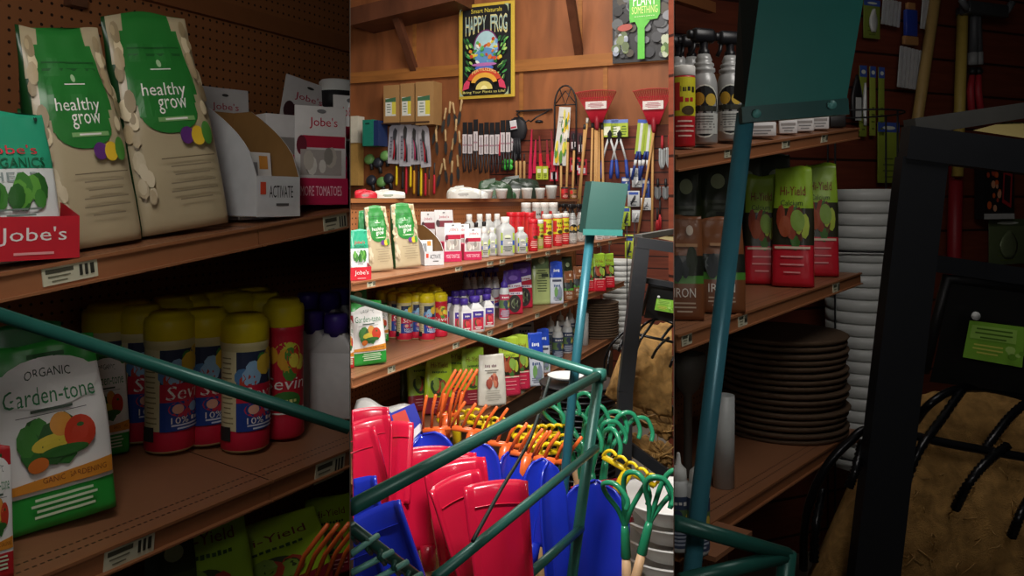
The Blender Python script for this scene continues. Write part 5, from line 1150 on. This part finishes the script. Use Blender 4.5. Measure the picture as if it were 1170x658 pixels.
k = 1.75/F; r = thing('toy_shovel', 'red toy shovel head lying low right of the bright blue one', 'shovel', W(700, 600, 1.75), .4, R(-30)); MB().sheet(lambda i, j: Vector(((i-.5)*70*k, .1*(i-.5)**2, 50*k*j)), 10, 6, RP).build('blade', r, solid=.004)
# ================================================================ LEFT BAY (dim)
LDEC = DECK
def left_shelf(pa, pb):
    s = Shelf(W(0, pa, 1.215), W(400, pb, 1.96)); return s
LU = left_shelf(313, 240); LL = left_shelf(675, 511); LL = Shelf(LL.a, LL.b, .10); LL.tmax = .44
DL = .52
lg = thing('gondola_shelving', 'dim brown gondola shelving with pegboard back filling the left bay', 'shelving', W(100, 700, 1.3)); lg.location.z = 0
for sh, lip in ((LU, .042), (LL, .045)):
    x0 = sh.loc(sh.on(-60, 0)).x; x1 = sh.loc(sh.on(399, 0)).x; dv = sh.loc(sh.on(399, DL)).x
    # deck cut on the divider at the right end
    mb = MB(); th = .012
    vs = [(x0, 0, 0), (x1, 0, 0), (dv, DL, 0), (x0, DL, 0)]; vs += [(x, y, -th) for x, y, _ in vs]
    if dv < x1: pass
    mb.add(vs, [(0,1,2,3),(7,6,5,4),(0,4,5,1),(1,5,6,2),(2,6,7,3),(3,7,4,0)], DECK); o = mb.build('shelf_deck', lg); rooted(o, lg, sh.m)
    m2 = MB(); us = (-60, 293, 399) if sh is LU else (-60, 308, 399)
    for a, b in zip(us, us[1:]):
        xa_, xb_ = sh.loc(sh.on(a, 0)).x+.0015, sh.loc(sh.on(b, 0)).x-.0015
        m2.box(xa_, -.004, -lip, xb_, 0, .002, LIP); m2.box(xa_, -.014, -lip, xb_, -.004, -lip+.004, LIP); m2.box(xa_, -.010, -.003, xb_, -.004, .003, LIP)
    m2.build('price_rail', o)
    xs_ = sh.loc(sh.on(us[1], 0)).x; q = MB(); q.box(xs_-.001, 0, .0003, xs_+.001, DL, .0008, M('#3a261a', .6)); q.build('deck_seam', o)
sh = LU; xr = sh.loc(sh.on(399, DL)).x; xl = sh.loc(sh.on(-80, DL)).x
PEG2 = pattern('pegboard_dim', '#96603a', '#2a160c', 'peg', (.024, .0265, .0037), grain=.06, gscale=(8, 8, 8))
BK = Shelf(Vector((LU.on(-80, DL).x, LU.on(-80, DL).y, .9)), Vector((LU.on(399, DL).x, LU.on(399, DL).y, .9)))
L_ = (BK.b-BK.a).length
o = MB().box(0, 0, -.9, L_, .02, 1.6, PEG2).build('pegboard_back', lg); rooted(o, lg, BK.m)
zt = W(200, 10, BK.on(200, 0).y).z-.9
o = MB().box(0, -.02, zt, L_, -.0, zt+.05, M('#8a5632', .5)).build('ledge_fascia', lg); rooted(o, lg, BK.m)
xu = BK.loc(BK.on(88, -.02)).x
o = MB().box(xu-.02, -.03, zt-.06, xu+.02, 0, zt+.02, M('#6b4630', .5)).build('upright_bracket', lg); rooted(o, lg, BK.m)
for (sh, u, w, h) in ((LU, 79, 66, 21), (LU, 390, 40, 20), (LL, 149, 64, 24), (LL, 386, 50, 24)):
    if u == 386 or u == 390: u -= 8
    o = price_tag(sh, u, w, h, lg); rooted(o, lg, sh.m)
# upper shelf
def Lbag(*a, **k): return bag(*a, **k)
tray(LU, 28, 118, 50, "red Jobe's cardboard tray at the dim left bay's upper left", t=.015, yaw=20, dpx=90)
bag(LU, 22, 96, 172, "teal and white Jobe's pouch in the red tray, dim left bay", 'jobes', t=.055, yaw=22, dr=.3, lean=6, ry=-3, name='plant_food_pouch', cat='pouch')
bag(LU, 106, 104, 248, 'left of two large healthy grow bags, dim left bay', 'healthy', t=.10, yaw=24, lean=4, ry=-7, dr=.5, name='plant_food_bag', cat='plant food bag')
bag(LU, 206, 108, 246, 'right of two large healthy grow bags, dim left bay', 'healthy', t=.10, yaw=24, lean=4, ry=-8, dr=.5, name='plant_food_bag', cat='plant food bag')
bag(LU, 52, 60, 150, 'dark green bag behind the left healthy grow bag, dim bay', 'dgreen', t=.3, yaw=18)
carton(LU, 318, 62, 128, 120, 'open white ACTIVATE carton with swooped sides, dim left bay', t=.03, yaw=40)
put(LU, 366, 66, 112, jobes_box, "pink Jobe's spike box right of the open carton, dim left bay", 'spike_box', 'box', t=.07, yaw=24)
put(LU, 398, 40, 118, jobes_box, "second pink Jobe's spike box cut off at the dim bay's right edge", 'spike_box', 'box', t=.13, yaw=24)
put(LU, 262, 60, 140, card, "upright white Jobe's card right of the healthy grow bags, dim bay", 'hang_card', 'card', t=.33, yaw=30, rx=-4)
put(LU, 336, 66, 136, card, "tilted white Jobe's card above the pink box, dim left bay", 'hang_card', 'card', t=.30, yaw=30, rx=-4, ry=12)
put(LU, 330, 84, 100, wbox, 'plain white carton behind the pink spike box, dim left bay', 'white_carton', 'carton', t=.2, yaw=30)
put(LU, 384, 42, 132, lambda w, h, r: (MB().lathe([(w*.5, 0), (w*.5, h*.6), (w*.42, h*.72), (w*.36, h*.76)], M('#c9cac6', .4), 22).build('bottle', r), MB().lathe([(w*.44, h*.76), (w*.48, h*.77), (w*.48, h*.9, '#17171a'), (w*.46, h*.905, '#cfd0cc'), (w*.46, h*.98, '#cfd0cc'), (w*.4, h, '#cfd0cc')], M('#17171a', .4), 22).build('banded_cap', r)), 'white bottle with black-banded white cap behind the pink box, dim left bay', 'plant_bottle', 'bottle', t=.28)
# lower shelf
bag(LL, 66, 124, 206, 'large white and green Garden-tone bag with vegetables, dim bay', 'garden', v=604, yaw=14, lean=5, dr=.24, ry=-3)
bag(LL, -2, 30, 150, 'red-footed white bag cut off at the dim bay left edge', 'gardenred', t=.03, yaw=10, dr=.3)
bag(LL, 122, 48, 120, 'green and white bag just behind the dim Garden-tone bag', 'garden', v=522, yaw=18, dr=.3)
bag(LL, 30, 90, 190, 'plain green bag behind the dim Garden-tone bag', 'dgreen', t=.3, yaw=14, dr=.3)
LC = [(194, 514), (280, 513), (160, 503), (236, 506), (124, 492), (150, 470), (196, 470), (236, 470), (270, 470), (300, 468), (215, 450), (258, 450), (290, 448)]
LN = ['yellow-lidded Sevin canister left of the front pair, dim left bay', 'yellow-lidded Sevin canister right of the front pair, dim left bay', 'yellow-lidded Sevin canister second from the left, dim left bay', 'yellow-lidded Sevin canister between the front pair, dim left bay', 'leftmost yellow-lidded Sevin canister, dim left bay']+['yellow lid of a canister in the dim rear rows, %s counting rightwards' % ORD[i] for i in range(8)]
row(LL, LC, 55, 156, canister, LN, 'garden_dust_canister', 'canister', 'yellow-lidded canisters in the dim left bay', yaw=18)
put(LL, 324, 46, 156, canister, 'red canister with yellow lid beside the white jugs, dim left bay', 'garden_dust_canister', 'canister', v=499, yaw=8, red=True)
row(LL, [(357, 474), (384, 478), (352, 440), (376, 438), (388, 430)], 36, 116, jg, ['plain-sided white jug with purple cap, left of two, dim bay', 'plain-sided white jug with purple cap, right of two, dim bay']+['dark purple cap behind the dim white jugs, %s of three' % ORD[i] for i in range(3)], 'rose_jug', 'jug', 'purple-capped jugs in the dim left bay', yaw=70)
# bottom tier
lb_ = Shelf(LL.a-Vector((0, 0, .36)), LL.b-Vector((0, 0, .36)))
xa_, xb_ = lb_.loc(lb_.on(-40, 0)).x, lb_.loc(lb_.on(399, 0)).x
o = MB().box(xa_, .0, -.02, xb_-.05, DL, 0, DECK).build('shelf_deck', lg); rooted(o, lg, lb_.m)
def lowbag(u, vtop, wpx, Y, label, style, yaw=18, ry=0):
    sh_ = lb_; t = .1
    p = sh_.on(u, t)
    for _ in range(3): pass
    vb = HY+(HC-p.z)*F/p.y; bag(sh_, u, wpx, vb-vtop, label, style, t=t, yaw=yaw, ry=ry, dr=.3, lean=8)
lowbag(238, 590, 110, 0, 'dark lime Hi-Yield bag under the dim lower shelf, left of two', 'higreen'); lowbag(318, 604, 130, 0, 'lime Hi-Yield bag under the dim lower shelf, right of two', 'lime', ry=-6); lowbag(200, 606, 60, 0, 'dark bag under the dim lower shelf beside the lime bags', 'dark'); lowbag(378, 572, 60, 0, 'pale lime bag behind the orange rake, dim left bay', 'lime')
rake(356, 672, 50, 84, 1.25, OR, 'orange toy rake at the lower right of the dim left bay', 5, 10, 20)
# green rail across the bay
a, b = W(-40, 346.5, 1.0), W(399.2, 489, 1.12)
r = thing('green_rack_rail', 'dark green metal rail crossing in front of the dim left bay', 'rail', (a.x, a.y, 0)); tm = Matrix.Translation((-a.x, -a.y, 0))
o = MB().tube([a, b], .0092, GREEN, 12).build('rail_tube', r); o.matrix_basis = tm
o = MB().tube([a, (a.x, a.y, 0)], .0092, GREEN, 12).build('rail_post', r); o.matrix_basis = tm
# ================================================================ RIGHT BAY (dim)
RD = .50
def rsh(u0, v0, Y0, u1, v1, Y1, slope=0): return Shelf(W(u0, v0, Y0), W(u1, v1, Y1), slope)
RT_, RM, RL = rsh(770, 178, 1.8, 978, 147, 2.80, .12), rsh(770, 384, 1.8, 982, 312, 2.83), rsh(824, 588, 1.98, 960, 502, 2.675)
rg = thing('gondola_shelving', 'dim brown gondola shelving end in the right bay behind a green post', 'shelving', W(860, 700, 2.1)); rg.location.z = 0
for sh, ue, lip in ((RT_, 980, .036), (RM, 982, .038), (RL, 978, .038)):
    x0 = sh.loc(sh.on(771, 0)).x; x1 = sh.loc(sh.on(ue, 0)).x; xl = sh.loc(sh.on(771, RD)).x
    xl = max(xl, x0)
    o = shelf_part(sh, x0, x1, RD, lip, rg, DECK, LIP, xl); rooted(o, rg, sh.m)
sh = RM; x0 = sh.loc(sh.on(771, RD)).x; x1 = sh.loc(sh.on(982, 0)).x-.12
RL.tmax = .26
o = MB().box(x0, RD, -1.3, x1, RD+.02, .72, PEG2).build('pegboard_back', rg); rooted(o, rg, sh.m)
zt = sh.loc(W(800, 10, sh.on(800, RD).y)).z
o = MB().box(x0, RD-.03, zt-.01, x1-.02, RD, zt+.03, M('#8a5632', .5)).build('ledge_fascia', rg); rooted(o, rg, sh.m)
o = MB().box(x1-.03, RD-.03, -1.3, x1+.01, RD, .75, M('#7d4d2c', .45)).build('upright', rg); rooted(o, rg, sh.m)
for sh, u, w, h in ((RT_, 898, 22, 9), (RT_, 942, 20, 9), (RT_, 832, 20, 10), (RM, 784, 24, 13), (RM, 848, 24, 13), (RM, 955, 22, 13)):
    o = price_tag(sh, u, w, h, rg); rooted(o, rg, sh.m)
# top shelf
put(RT_, 781, 26, 92, yc, 'yellow and red ant killer can with white cap, dim right bay', 'ant_can', 'can', t=.06, yaw=8)
row(RT_, [(804, None, .05), (834, None, .05), (776, None, .28), (790, None, .25)], 31, 132, sprayer, ['silver spray bottle with lemon label and black trigger, left, dim right bay', 'silver spray bottle with lemon label partly behind green sign, dim bay', 'black trigger head farthest left behind the ant can, dim right bay', 'black trigger head between ant can and left silver bottle, dim bay'], 'spray_bottle', 'spray bottle', 'silver spray bottles in the dim right bay', yaw=4)
for i, u in enumerate((868, 900, 919, 936)): put(RT_, u, 20 if i else 34, 16, wbox, 'tiny white box under the green sign plate, %s from left, dim right bay' % ORD[i], 'small_box', 'box', t=.05, yaw=6)
put(RT_, 956, 18, 16, lambda w, h, r: MB().rbox(-w/2, -w*.3, 0, w/2, w*.3, h, .004, M('#1c1a1a', .5)).build('box_body', r), 'small black box at the end of dim right top shelf', 'small_box', 'box', t=.05)
# middle shelf
bag(RM, 782, 44, 118, 'brown IRON pouch at the left edge of the dim right bay', 'iron', v=366, yaw=4, dr=.35, name='iron_pouch', cat='pouch')
bag(RM, 824, 54, 108, 'brown IRON pouch behind the green post, dim right bay', 'iron', v=358, yaw=4, dr=.35, name='iron_pouch', cat='pouch')
bag(RM, 870, 38, 124, 'red-footed Hi-Yield bag beside the green post, dim right bay', 'hired', v=325, yaw=4, dr=.4, lean=2)
bag(RM, 906, 46, 136, 'red-footed Hi-Yield bag in the middle of three, dim right bay', 'hired', v=328, yaw=-6, dr=.4, lean=2)
bag(RM, 938, 38, 128, 'red-footed Hi-Yield bag at the end of the dim right shelf', 'hired', v=316, yaw=4, dr=.4, lean=2)
for i, (u, w, hh) in enumerate(((782, 40, 150), (818, 44, 146), (852, 40, 140), (884, 40, 132))): bag(RM, u, w, hh, 'dark green bag at the back of the dim middle shelf, %s from left' % ORD[i], 'dark', t=.3, yaw=0, dr=.3)
bag(RM, 771, 14, 70, 'sliver of blue bag at the left edge of dim right bay', 'blue', t=.25, dr=.3)
# low shelf
disc_stack(RL, 893, 142, 112, '', 16, v=490, where='stack in the dim right bay')
row(RL, [(775, None, -.02), (797, None, -.06)], 27, 110, nozzle_bottle, ['white spout bottle at the left edge of the dim right bay', 'white spout bottle left of the green post, dim right bay'], 'spout_bottle', 'bottle', 'white spout bottles in the dim right bay', yaw=0)
put(RL, 827, 24, 104, lambda w, h, r: (MB().lathe([(w/2, 0), (w/2, h), (w*.45, h), (w*.45, h*.9)], M('#b9bdbb', .4), 24).build('tube_body', r)), 'plain white cylinder behind the green post, dim right bay', 'white_cylinder', 'container', v=556)
put(RL, 786, 40, 140, lambda w, h, r: (MB().lathe([(w*.18, 0), (w*.12, h*.1), (w*.12, h*.66), (w*.3, h*.72), (w*.5, h*.86), (w*.5, h), (w*.44, h), (w*.4, h*.88)], M('#57534c', .6), 24).build('funnel_body', r)), 'dark funnel-shaped cup behind the spout bottles, dim right bay', 'funnel_cup', 'cup', t=.2)
o = MB().box(RL.loc(RL.on(771, 0)).x, -.1, -.012, RL.loc(RL.on(815, 0)).x, .12, -.001, DECK).build('shelf_deck', rg); rooted(o, rg, RL.m)
# pot column and wires
YP = 3.3; p = W(984, 470, YP)
pot_column(p.x, p.y, p.z-.22, .134, 1.15, 23, 'in the tall column of the dim right bay')
ws = thing('wire_stand', 'thin black wire stand around the white pots, dim right bay', 'wire stand', (p.x, p.y, 0)); mb = MB()
zt_ = W(990, 130, YP).z
for a in (30, 120, 210, 300): mb.tube([(.165*math.cos(R(a)), .165*math.sin(R(a)), 0), (.165*math.cos(R(a)), .165*math.sin(R(a)), zt_)], .004, BLACK, 6)
mb.build('upright_wires', ws); mb = MB()
for z in (.55, W(990, 490, YP).z, W(990, 285, YP).z, zt_): mb.tube([(.165*math.cos(R(a)), .165*math.sin(R(a)), z) for a in range(0, 360, 20)], .004, BLACK, 6, True)
mb.build('hoops', ws)
# slat wall
rwd = Vector((2.4, 1, 0)).normalized(); ro = Vector((2.1, 3.9, 0)); RW = frame(ro, rwd, (-rwd.y, rwd.x, 0)); RWI = RW.inverted(); RWZ = math.atan2(rwd.y, rwd.x); rn = Vector((-rwd.y, rwd.x, 0))
def rw(u, v, off=0):
    o = ro-rn*off; d = Vector(((u-CX)/F, 1, -(v-HY)/F)); c = Vector((0, 0, HC)); return c+d*((o-c).dot(rn)/d.dot(rn))
x0 = (RWI @ rw(771.5, 200)).x; x1 = (RWI @ rw(1230, 200)).x
SLAT2 = pattern('slatwall_dim', '#6b3322', '#2a120c', 'slat', (.17, 0, .006), grain=.2, gscale=(3, 3, 40))
struct('wall_back_right', MB().box(x0, 0, 0, x1, .05, 4.3, SLAT2), RW)
def rh(name, label, cat, u, v, off=.04, ry=0): return thing(name, label, cat, rw(u, v, off), RWZ, 0, None, R(ry)), rw(u, v, off).y/F
def hcard(u0, v0, u1, v1, c, label, part=None, top='#3c57a8', off=.04, name='carded_hardware', cat='hardware card'):
    r, k = rh(name, label, cat, (u0+u1)/2, v1, off); w, h = (u1-u0)*k, (v1-v0)*k
    m = MB(); m.rbox(-w/2, -.004, 0, w/2, 0, h, .005, M(c, .45)); m.design(D().rect(-1, .84, 1, 1, top, 2, 1).lines(-.6, .6, .1, .4, 4, '#5c6a28', .012).ell(0, .91, .6, .03, '#d5dcd0'), flat_surf(-w/2, w/2, 0, h, -.004), .001, .0003); m.build('card_sheet', r)
    if part: MB().sheet(lambda i, j: Vector(((i-.5)*w*.5*math.sin(PI*(.15+.8*j)), -.012-.01*math.cos(PI*(i-.5)), h*(.15+.6*j))), 6, 8, M(part, .4, .2)).build('carded_part', r, solid=.003)
hcard(980, 75, 991, 156, '#8f9f3c', 'narrow lime hardware card right of green sign, leftmost of three, dim bay', '#d0d2d0'); hcard(992, 76, 1001, 155, '#9fac44', 'narrow lime hardware card right of green sign, middle of three, dim bay'); hcard(1002, 77, 1011, 155, '#8f9f3c', 'narrow lime hardware card right of green sign, rightmost, dim bay')
hcard(998, 140, 1031, 209, '#8fa038', 'wide lime card with blue header behind the stand wire, dim bay')
hcard(983, 0, 1008, 44, '#7f8f3c', 'lime card at the top beside the green sign, dim bay', '#c9cbc8')
hcard(1120, 250, 1180, 302, '#5d6a48', 'olive green box on the slat wall behind the stand, dim bay', '#6d7a58', '#4a5638')
r, k = rh('boxed_tool', 'black boxed tool with orange print on slat wall, dim bay', 'boxed tool', 1131, 250); w, h = 50*k, 62*k
MB().box(-w/2, -.05, 0, w/2, 0, h, M('#1c1a1c', .5)).build('box_body', r); MB().design(D().rect(-1, 0, 1, .1, '#b9bab8', 4, 1).blobs(-.8, 0, .15, .9, 14, ['#d8622a', '#e0a07a', '#b8482c'], .08, .16, 3).quad((.1, .3), (.7, .2), (.8, .85), (.2, .9), '#a8262c').quad((.2, .36), (.6, .28), (.68, .78), (.28, .82), '#2a1c1c'), flat_surf(-w/2, w/2, 0, h, -.05), .001, .0004).build('box_print', r)
# silver hook sets and blue handle
for i, (u0, v0, u1, v1, n) in enumerate(((1001, 0, 1030, 30, 5), (1018, 55, 1054, 102, 6), (1047, 0, 1064, 34, 3))):
    r, k = rh('steel_tool_set', 'fan of bright steel hand tools hanging on slat wall, %s of three, dim bay' % ORD[i], 'hand tools', (u0+u1)/2, v1, .06, 6); w, h = (u1-u0)*k, (v1-v0)*k
    for j in range(n):
        x = -w/2+w*(j+.5)/n; MB().box(x-w*.3/n, -.012, h*.03*j/n, x+w*.3/n, -.004, h, M('#c4c6c8', .35, .1)).build('steel_strip', r, Matrix.Identity(4))
r, k = rh('blue_grip_knife', 'blue-gripped tool hanging between the steel strips, dim bay', 'hand tool', 1038, 52, .08); MB().rbox(-11*k, -.02, 0, 11*k, 0, 10*k, .006, M('#a9794a', .5)).rbox(-9*k, -.022, 10*k, 9*k, 0, 40*k, .006, M('#2a3f9a', .4)).rbox(-6*k, -.02, 40*k, 6*k, 0, 48*k, .004, M('#a9794a', .5)).build('grip', r)
r, k = rh('garden_trowel', 'black and white trowel just right of green sign, dim bay', 'trowel', 977, 138, .05); MB().sheet(lambda i, j: Vector(((i*2-1)*9*k*math.sin(PI*(.2+.75*j)), -.01-.01*(1-(2*i-1)**2), 52*k*j)), 6, 8, M('#1b1b1e', .4)).build('trowel_blade', r, solid=.003); MB().box(-4*k, -.022, 0, 4*k, -.016, 26*k, M('#c9cbc8', .4)).build('white_tag', r)
# poles, loppers
def rpole(u0, v0, u1, v1, label, wd_, c='#a88a52'):
    a, b = rw(u0, v0, .08), rw(u1, v1, .12); b = a+(b-a)*1.5; r = thing('wooden_pole', label, 'tool pole', b); k = a.y/F; MB().tube([(0, 0, 0), (a-b)*.5, a-b], wd_*k/2, c, 10).build('shaft', r); MB().tube([(a-b)*.98, (a-b)*1.02], wd_*k*.6, '#3a3a3a', 8).build('ferrule', r)
rpole(1073, -30, 1048, 138, 'leaning pale wooden pole against slat wall, dim right bay', 12); rpole(1100, 14, 1096, 138, 'short upright yellow pole behind the grey loppers, dim right bay', 12, '#b39a4a'); rpole(1093, 170, 1090, 300, 'dark red pole behind the black stand, dim right bay', 15, '#8a1420')
for i, u in enumerate((1109, 1120)):
    r, k = rh('grey_loppers', 'grey-armed lopper with red grip hanging by bracket, %s of two, dim bay' % ORD[i], 'loppers', u, 134, .1, 3-6*i); MB().tube([(0, 0, 72*k), (0, 0, 110*k), (0, 0, 126*k)], 5*k, '#4a4c50', 8).build('arm', r); MB().tube([(0, 0, 60*k), (0, 0, 74*k)], 5.5*k, '#8d8f90', 8).build('collar', r); MB().lathe([(3*k, 48*k), (5*k, 52*k), (3*k, 57*k)], '#17171a', 10).build('pivot', r); MB().tube([(2*k, 0, 0), (-2*k, 0, 30*k), (0, 0, 50*k)], [4*k, 4*k, 3*k], '#a82a34', 8).build('grip', r)
r, k = rh('grey_bracket_rack', 'grey metal tool head bracket at top right, dim bay', 'bracket', 1118, 20, .1); mb = MB(); mb.rbox(-32*k, -.06, 0, 32*k, 0, 14*k, .006, M('#4f5256', .35, .5)); mb.tube([(-30*k, -.04, 4*k), (-42*k, -.05, 12*k), (-36*k, -.06, 22*k)], 4*k, '#5f6266', 8).tube([(30*k, -.04, 4*k), (40*k, -.05, 18*k)], 4*k, '#5f6266', 8); mb.build('bracket_body', r)
# stand, liner and hayrack
YS = 1.75
st2, k, P = stand(same, YS, 1.0, 'in the dim right bay', 1185)
planter(P, k, 'dim right bay', 1185); hayrack(P, k, 'dim right bay', 1185)
liner(P, k, 'coco_liner', 'fibrous tan coco trough liner in the black hayrack, dim right bay', (((1010, 455), (1210, 440), (1210, 760), (900, 720)), .15), 3, nx=70, nz=40)
# green sign and post in front
YG = 1.3; kg = YG/F
gs = thing('green_sign_rack', 'dark green post and rails with large teal sign plate, dim right bay', 'display rack', W(800, 650, YG)); gs.location.z = 0; GT = Matrix.Translation(-gs.location)
def gb_(n, mb): o = mb.build(n, gs); o.matrix_basis = GT; return o
s0 = [W(868, -14, YG), W(989, -14, YG), W(965, 128, YG), W(850, 128, YG)]; bk = [W(842, -14, YG), W(842, 118, YG)]
pl = MB(); pl.add(s0+[p+Vector((0, .02, 0)) for p in s0], [(0, 3, 2, 1), (4, 5, 6, 7), (0, 1, 5, 4), (1, 2, 6, 5), (2, 3, 7, 6), (3, 0, 4, 7)], M('#1d6a62', .5, var=.06)); gb_('sign_plate', pl)
bk = [W(845, -14, YG+.05), W(869, -14, YG-.002), W(851, 120, YG-.002), W(838, 112, YG+.05)]; gb_('plate_edge', MB().add(bk, [(0, 3, 2, 1)], M('#0c1a19', .6)))
e = MB(); bar(e, W(846, 132, YG-.02), W(967, 122, YG-.02), 18*kg, .02, M('#1c4a48', .4)); e.lathe([(5*kg, -.004), (5*kg, .004)], '#4f8a86', 10, Matrix.Translation(W(864, 130, YG-.034)) @ Matrix.Rotation(R(90), 4, 'X')); e.lathe([(5*kg, -.004), (5*kg, .004)], '#4f8a86', 10, Matrix.Translation(W(950, 120, YG-.034)) @ Matrix.Rotation(R(90), 4, 'X')); gb_('plate_clip', e)
q = W(788, 680, YG); gb_('sign_post', MB().tube([W(852, 130, YG), W(797, 590, YG), q, (q.x+.004, q.y, 0)], 10.5*kg, M('#3f7f8f', .35, .15), 12))
gb_('top_rail', MB().tube([W(771.5, 597, 1.22), W(900, 634, 1.3)], 8.5*kg, GREEN, 10)); gb_('top_rail', MB().tube([W(900, 634, 1.3), W(778, 664, 1.2)], 8.5*kg, GREEN, 10))
q = W(893, 700, 1.3); gb_('corner_post', MB().tube([W(900, 630, 1.3), q, (q.x, q.y, 0)], 10*kg, GREEN, 10))
# ================================================================ REST GOODS ON THEIR SHELVES, TRIM AT THE DIVIDERS
bpy.context.view_layer.update()
def under(o):
    out = []
    for ch in o.children: out.append(ch); out += under(ch)
    return out
for root, sh in SETTLE:
    lo = 1e9
    for o in under(root):
        if o.type != 'MESH': continue
        m = o.matrix_world
        for v in o.data.vertices: lo = min(lo, (m @ v.co-sh.a).dot(sh.n))
    if lo < 1e8: root.location += Vector((0, 0, 1))*((.0012-lo)/sh.n.z)
bpy.context.view_layer.update()
def trim(o, co, no):
    m = o.matrix_world; vs = [(m @ v.co-co).dot(no) for v in o.data.vertices]
    if not vs or max(vs) < 0: return
    if o.data.users > 1: o.data = o.data.copy()
    if min(vs) >= 0: o['gone'] = 1; return
    b = bmesh.new(); b.from_mesh(o.data); mi = m.inverted(); l_no = (m.to_3x3().transposed() @ no).normalized()
    bmesh.ops.bisect_plane(b, geom=b.verts[:]+b.edges[:]+b.faces[:], plane_co=mi @ co, plane_no=l_no, clear_outer=True)
    b.to_mesh(o.data); b.free()
nl, nr = Vector((-1, KL, 0)).normalized(), Vector((1, -KR, 0)).normalized()     # outward normals of the middle bay
for top in [o for o in bpy.context.scene.objects if o.parent is None and o.get('kind') != 'structure' and o.type in ('EMPTY', 'MESH')]:
    q = top.location.x/max(top.location.y, .01)
    for o in [top]+under(top):
        if o.type != 'MESH': continue
        e = Vector((0, 0, 0)); g = max(top.location.y, 1)+(8 if o.modifiers else 0)
        if q < KL: trim(o, e-nl*-.0006*g, -nl)
        elif q > KR: trim(o, e+nr*.0006*g, -nr)
        else: trim(o, e-nl*.0006*g, nl); trim(o, e-nr*.0006*g, nr)
for o in [o for o in bpy.context.scene.objects if o.get('gone')]:
    if not o.children: bpy.data.objects.remove(o)
# ================================================================ LIGHT AND CAMERA
def area(name, loc, target, sx, sy, power, color=(1, .95, .88)):
    l = bpy.data.lights.new(name, 'AREA'); l.shape = 'RECTANGLE'; l.size = sx; l.size_y = sy; l.energy = power; l.color = color
    o = bpy.data.objects.new(name, l); C.objects.link(o); o.location = loc
    o.rotation_euler = (Vector(target)-Vector(loc)).to_track_quat('-Z', 'Y').to_euler(); return o
area('aisle_light', (.2, 4.6, 3.9), (.2, 4.9, 0), 1.4, 3.0, 85)
area('front_fill', (.0, .95, 2.0), (.0, 4.6, 2.1), .26, .26, 36, (1, .98, .95))  # added fill just above the frame, stands for no fixture
area('mid_fill', (.05, 2.5, 2.55), (-.1, 4.2, .9), .8, .5, 33, (1, .98, .95))  # added fill to lift the shelves, out of view
area('wall_light', (.1, 5.4, 4.0), (-.1, 7.6, 2.0), 1.6, .6, 30)
area('left_bay_added_light', (-.5, .8, 2.15), (-.75, 1.9, .9), .25, .25, 3.0, (1, .95, .9))  # weak lamp added to keep this bay dim, no real fixture
area('left_fill', (-.3, .3, 1.75), (-.8, 1.9, 1.1), .2, .2, .8, (1, .95, .9))
area('right_fill', (.35, .3, 1.75), (1.2, 2.2, 1.0), .2, .2, 2.2, (1, .95, .9))
area('right_bay_added_light', (.95, 1.5, 2.5), (1.15, 2.6, 1.0), .6, .4, 6, (1, .95, .9))  # added low-power source set beyond the sign, no lamp of the shop
w = bpy.data.worlds.new('world'); bpy.context.scene.world = w; w.use_nodes = True
w.node_tree.nodes['Background'].inputs[0].default_value = (1, .95, .9, 1); w.node_tree.nodes['Background'].inputs[1].default_value = .02
cam = bpy.data.cameras.new('camera'); co = bpy.data.objects.new('camera', cam); C.objects.link(co)
co.location = (0, 0, HC); co.rotation_euler = (R(90), 0, 0); cam.sensor_width = 36; cam.lens = 36*F/1170; cam.shift_y = -(329-HY)/1170; cam.clip_start = .05
sc = bpy.context.scene; sc.camera = co
sc.view_settings.view_transform = 'Standard'; sc.view_settings.look = 'None'; sc.view_settings.exposure = 0
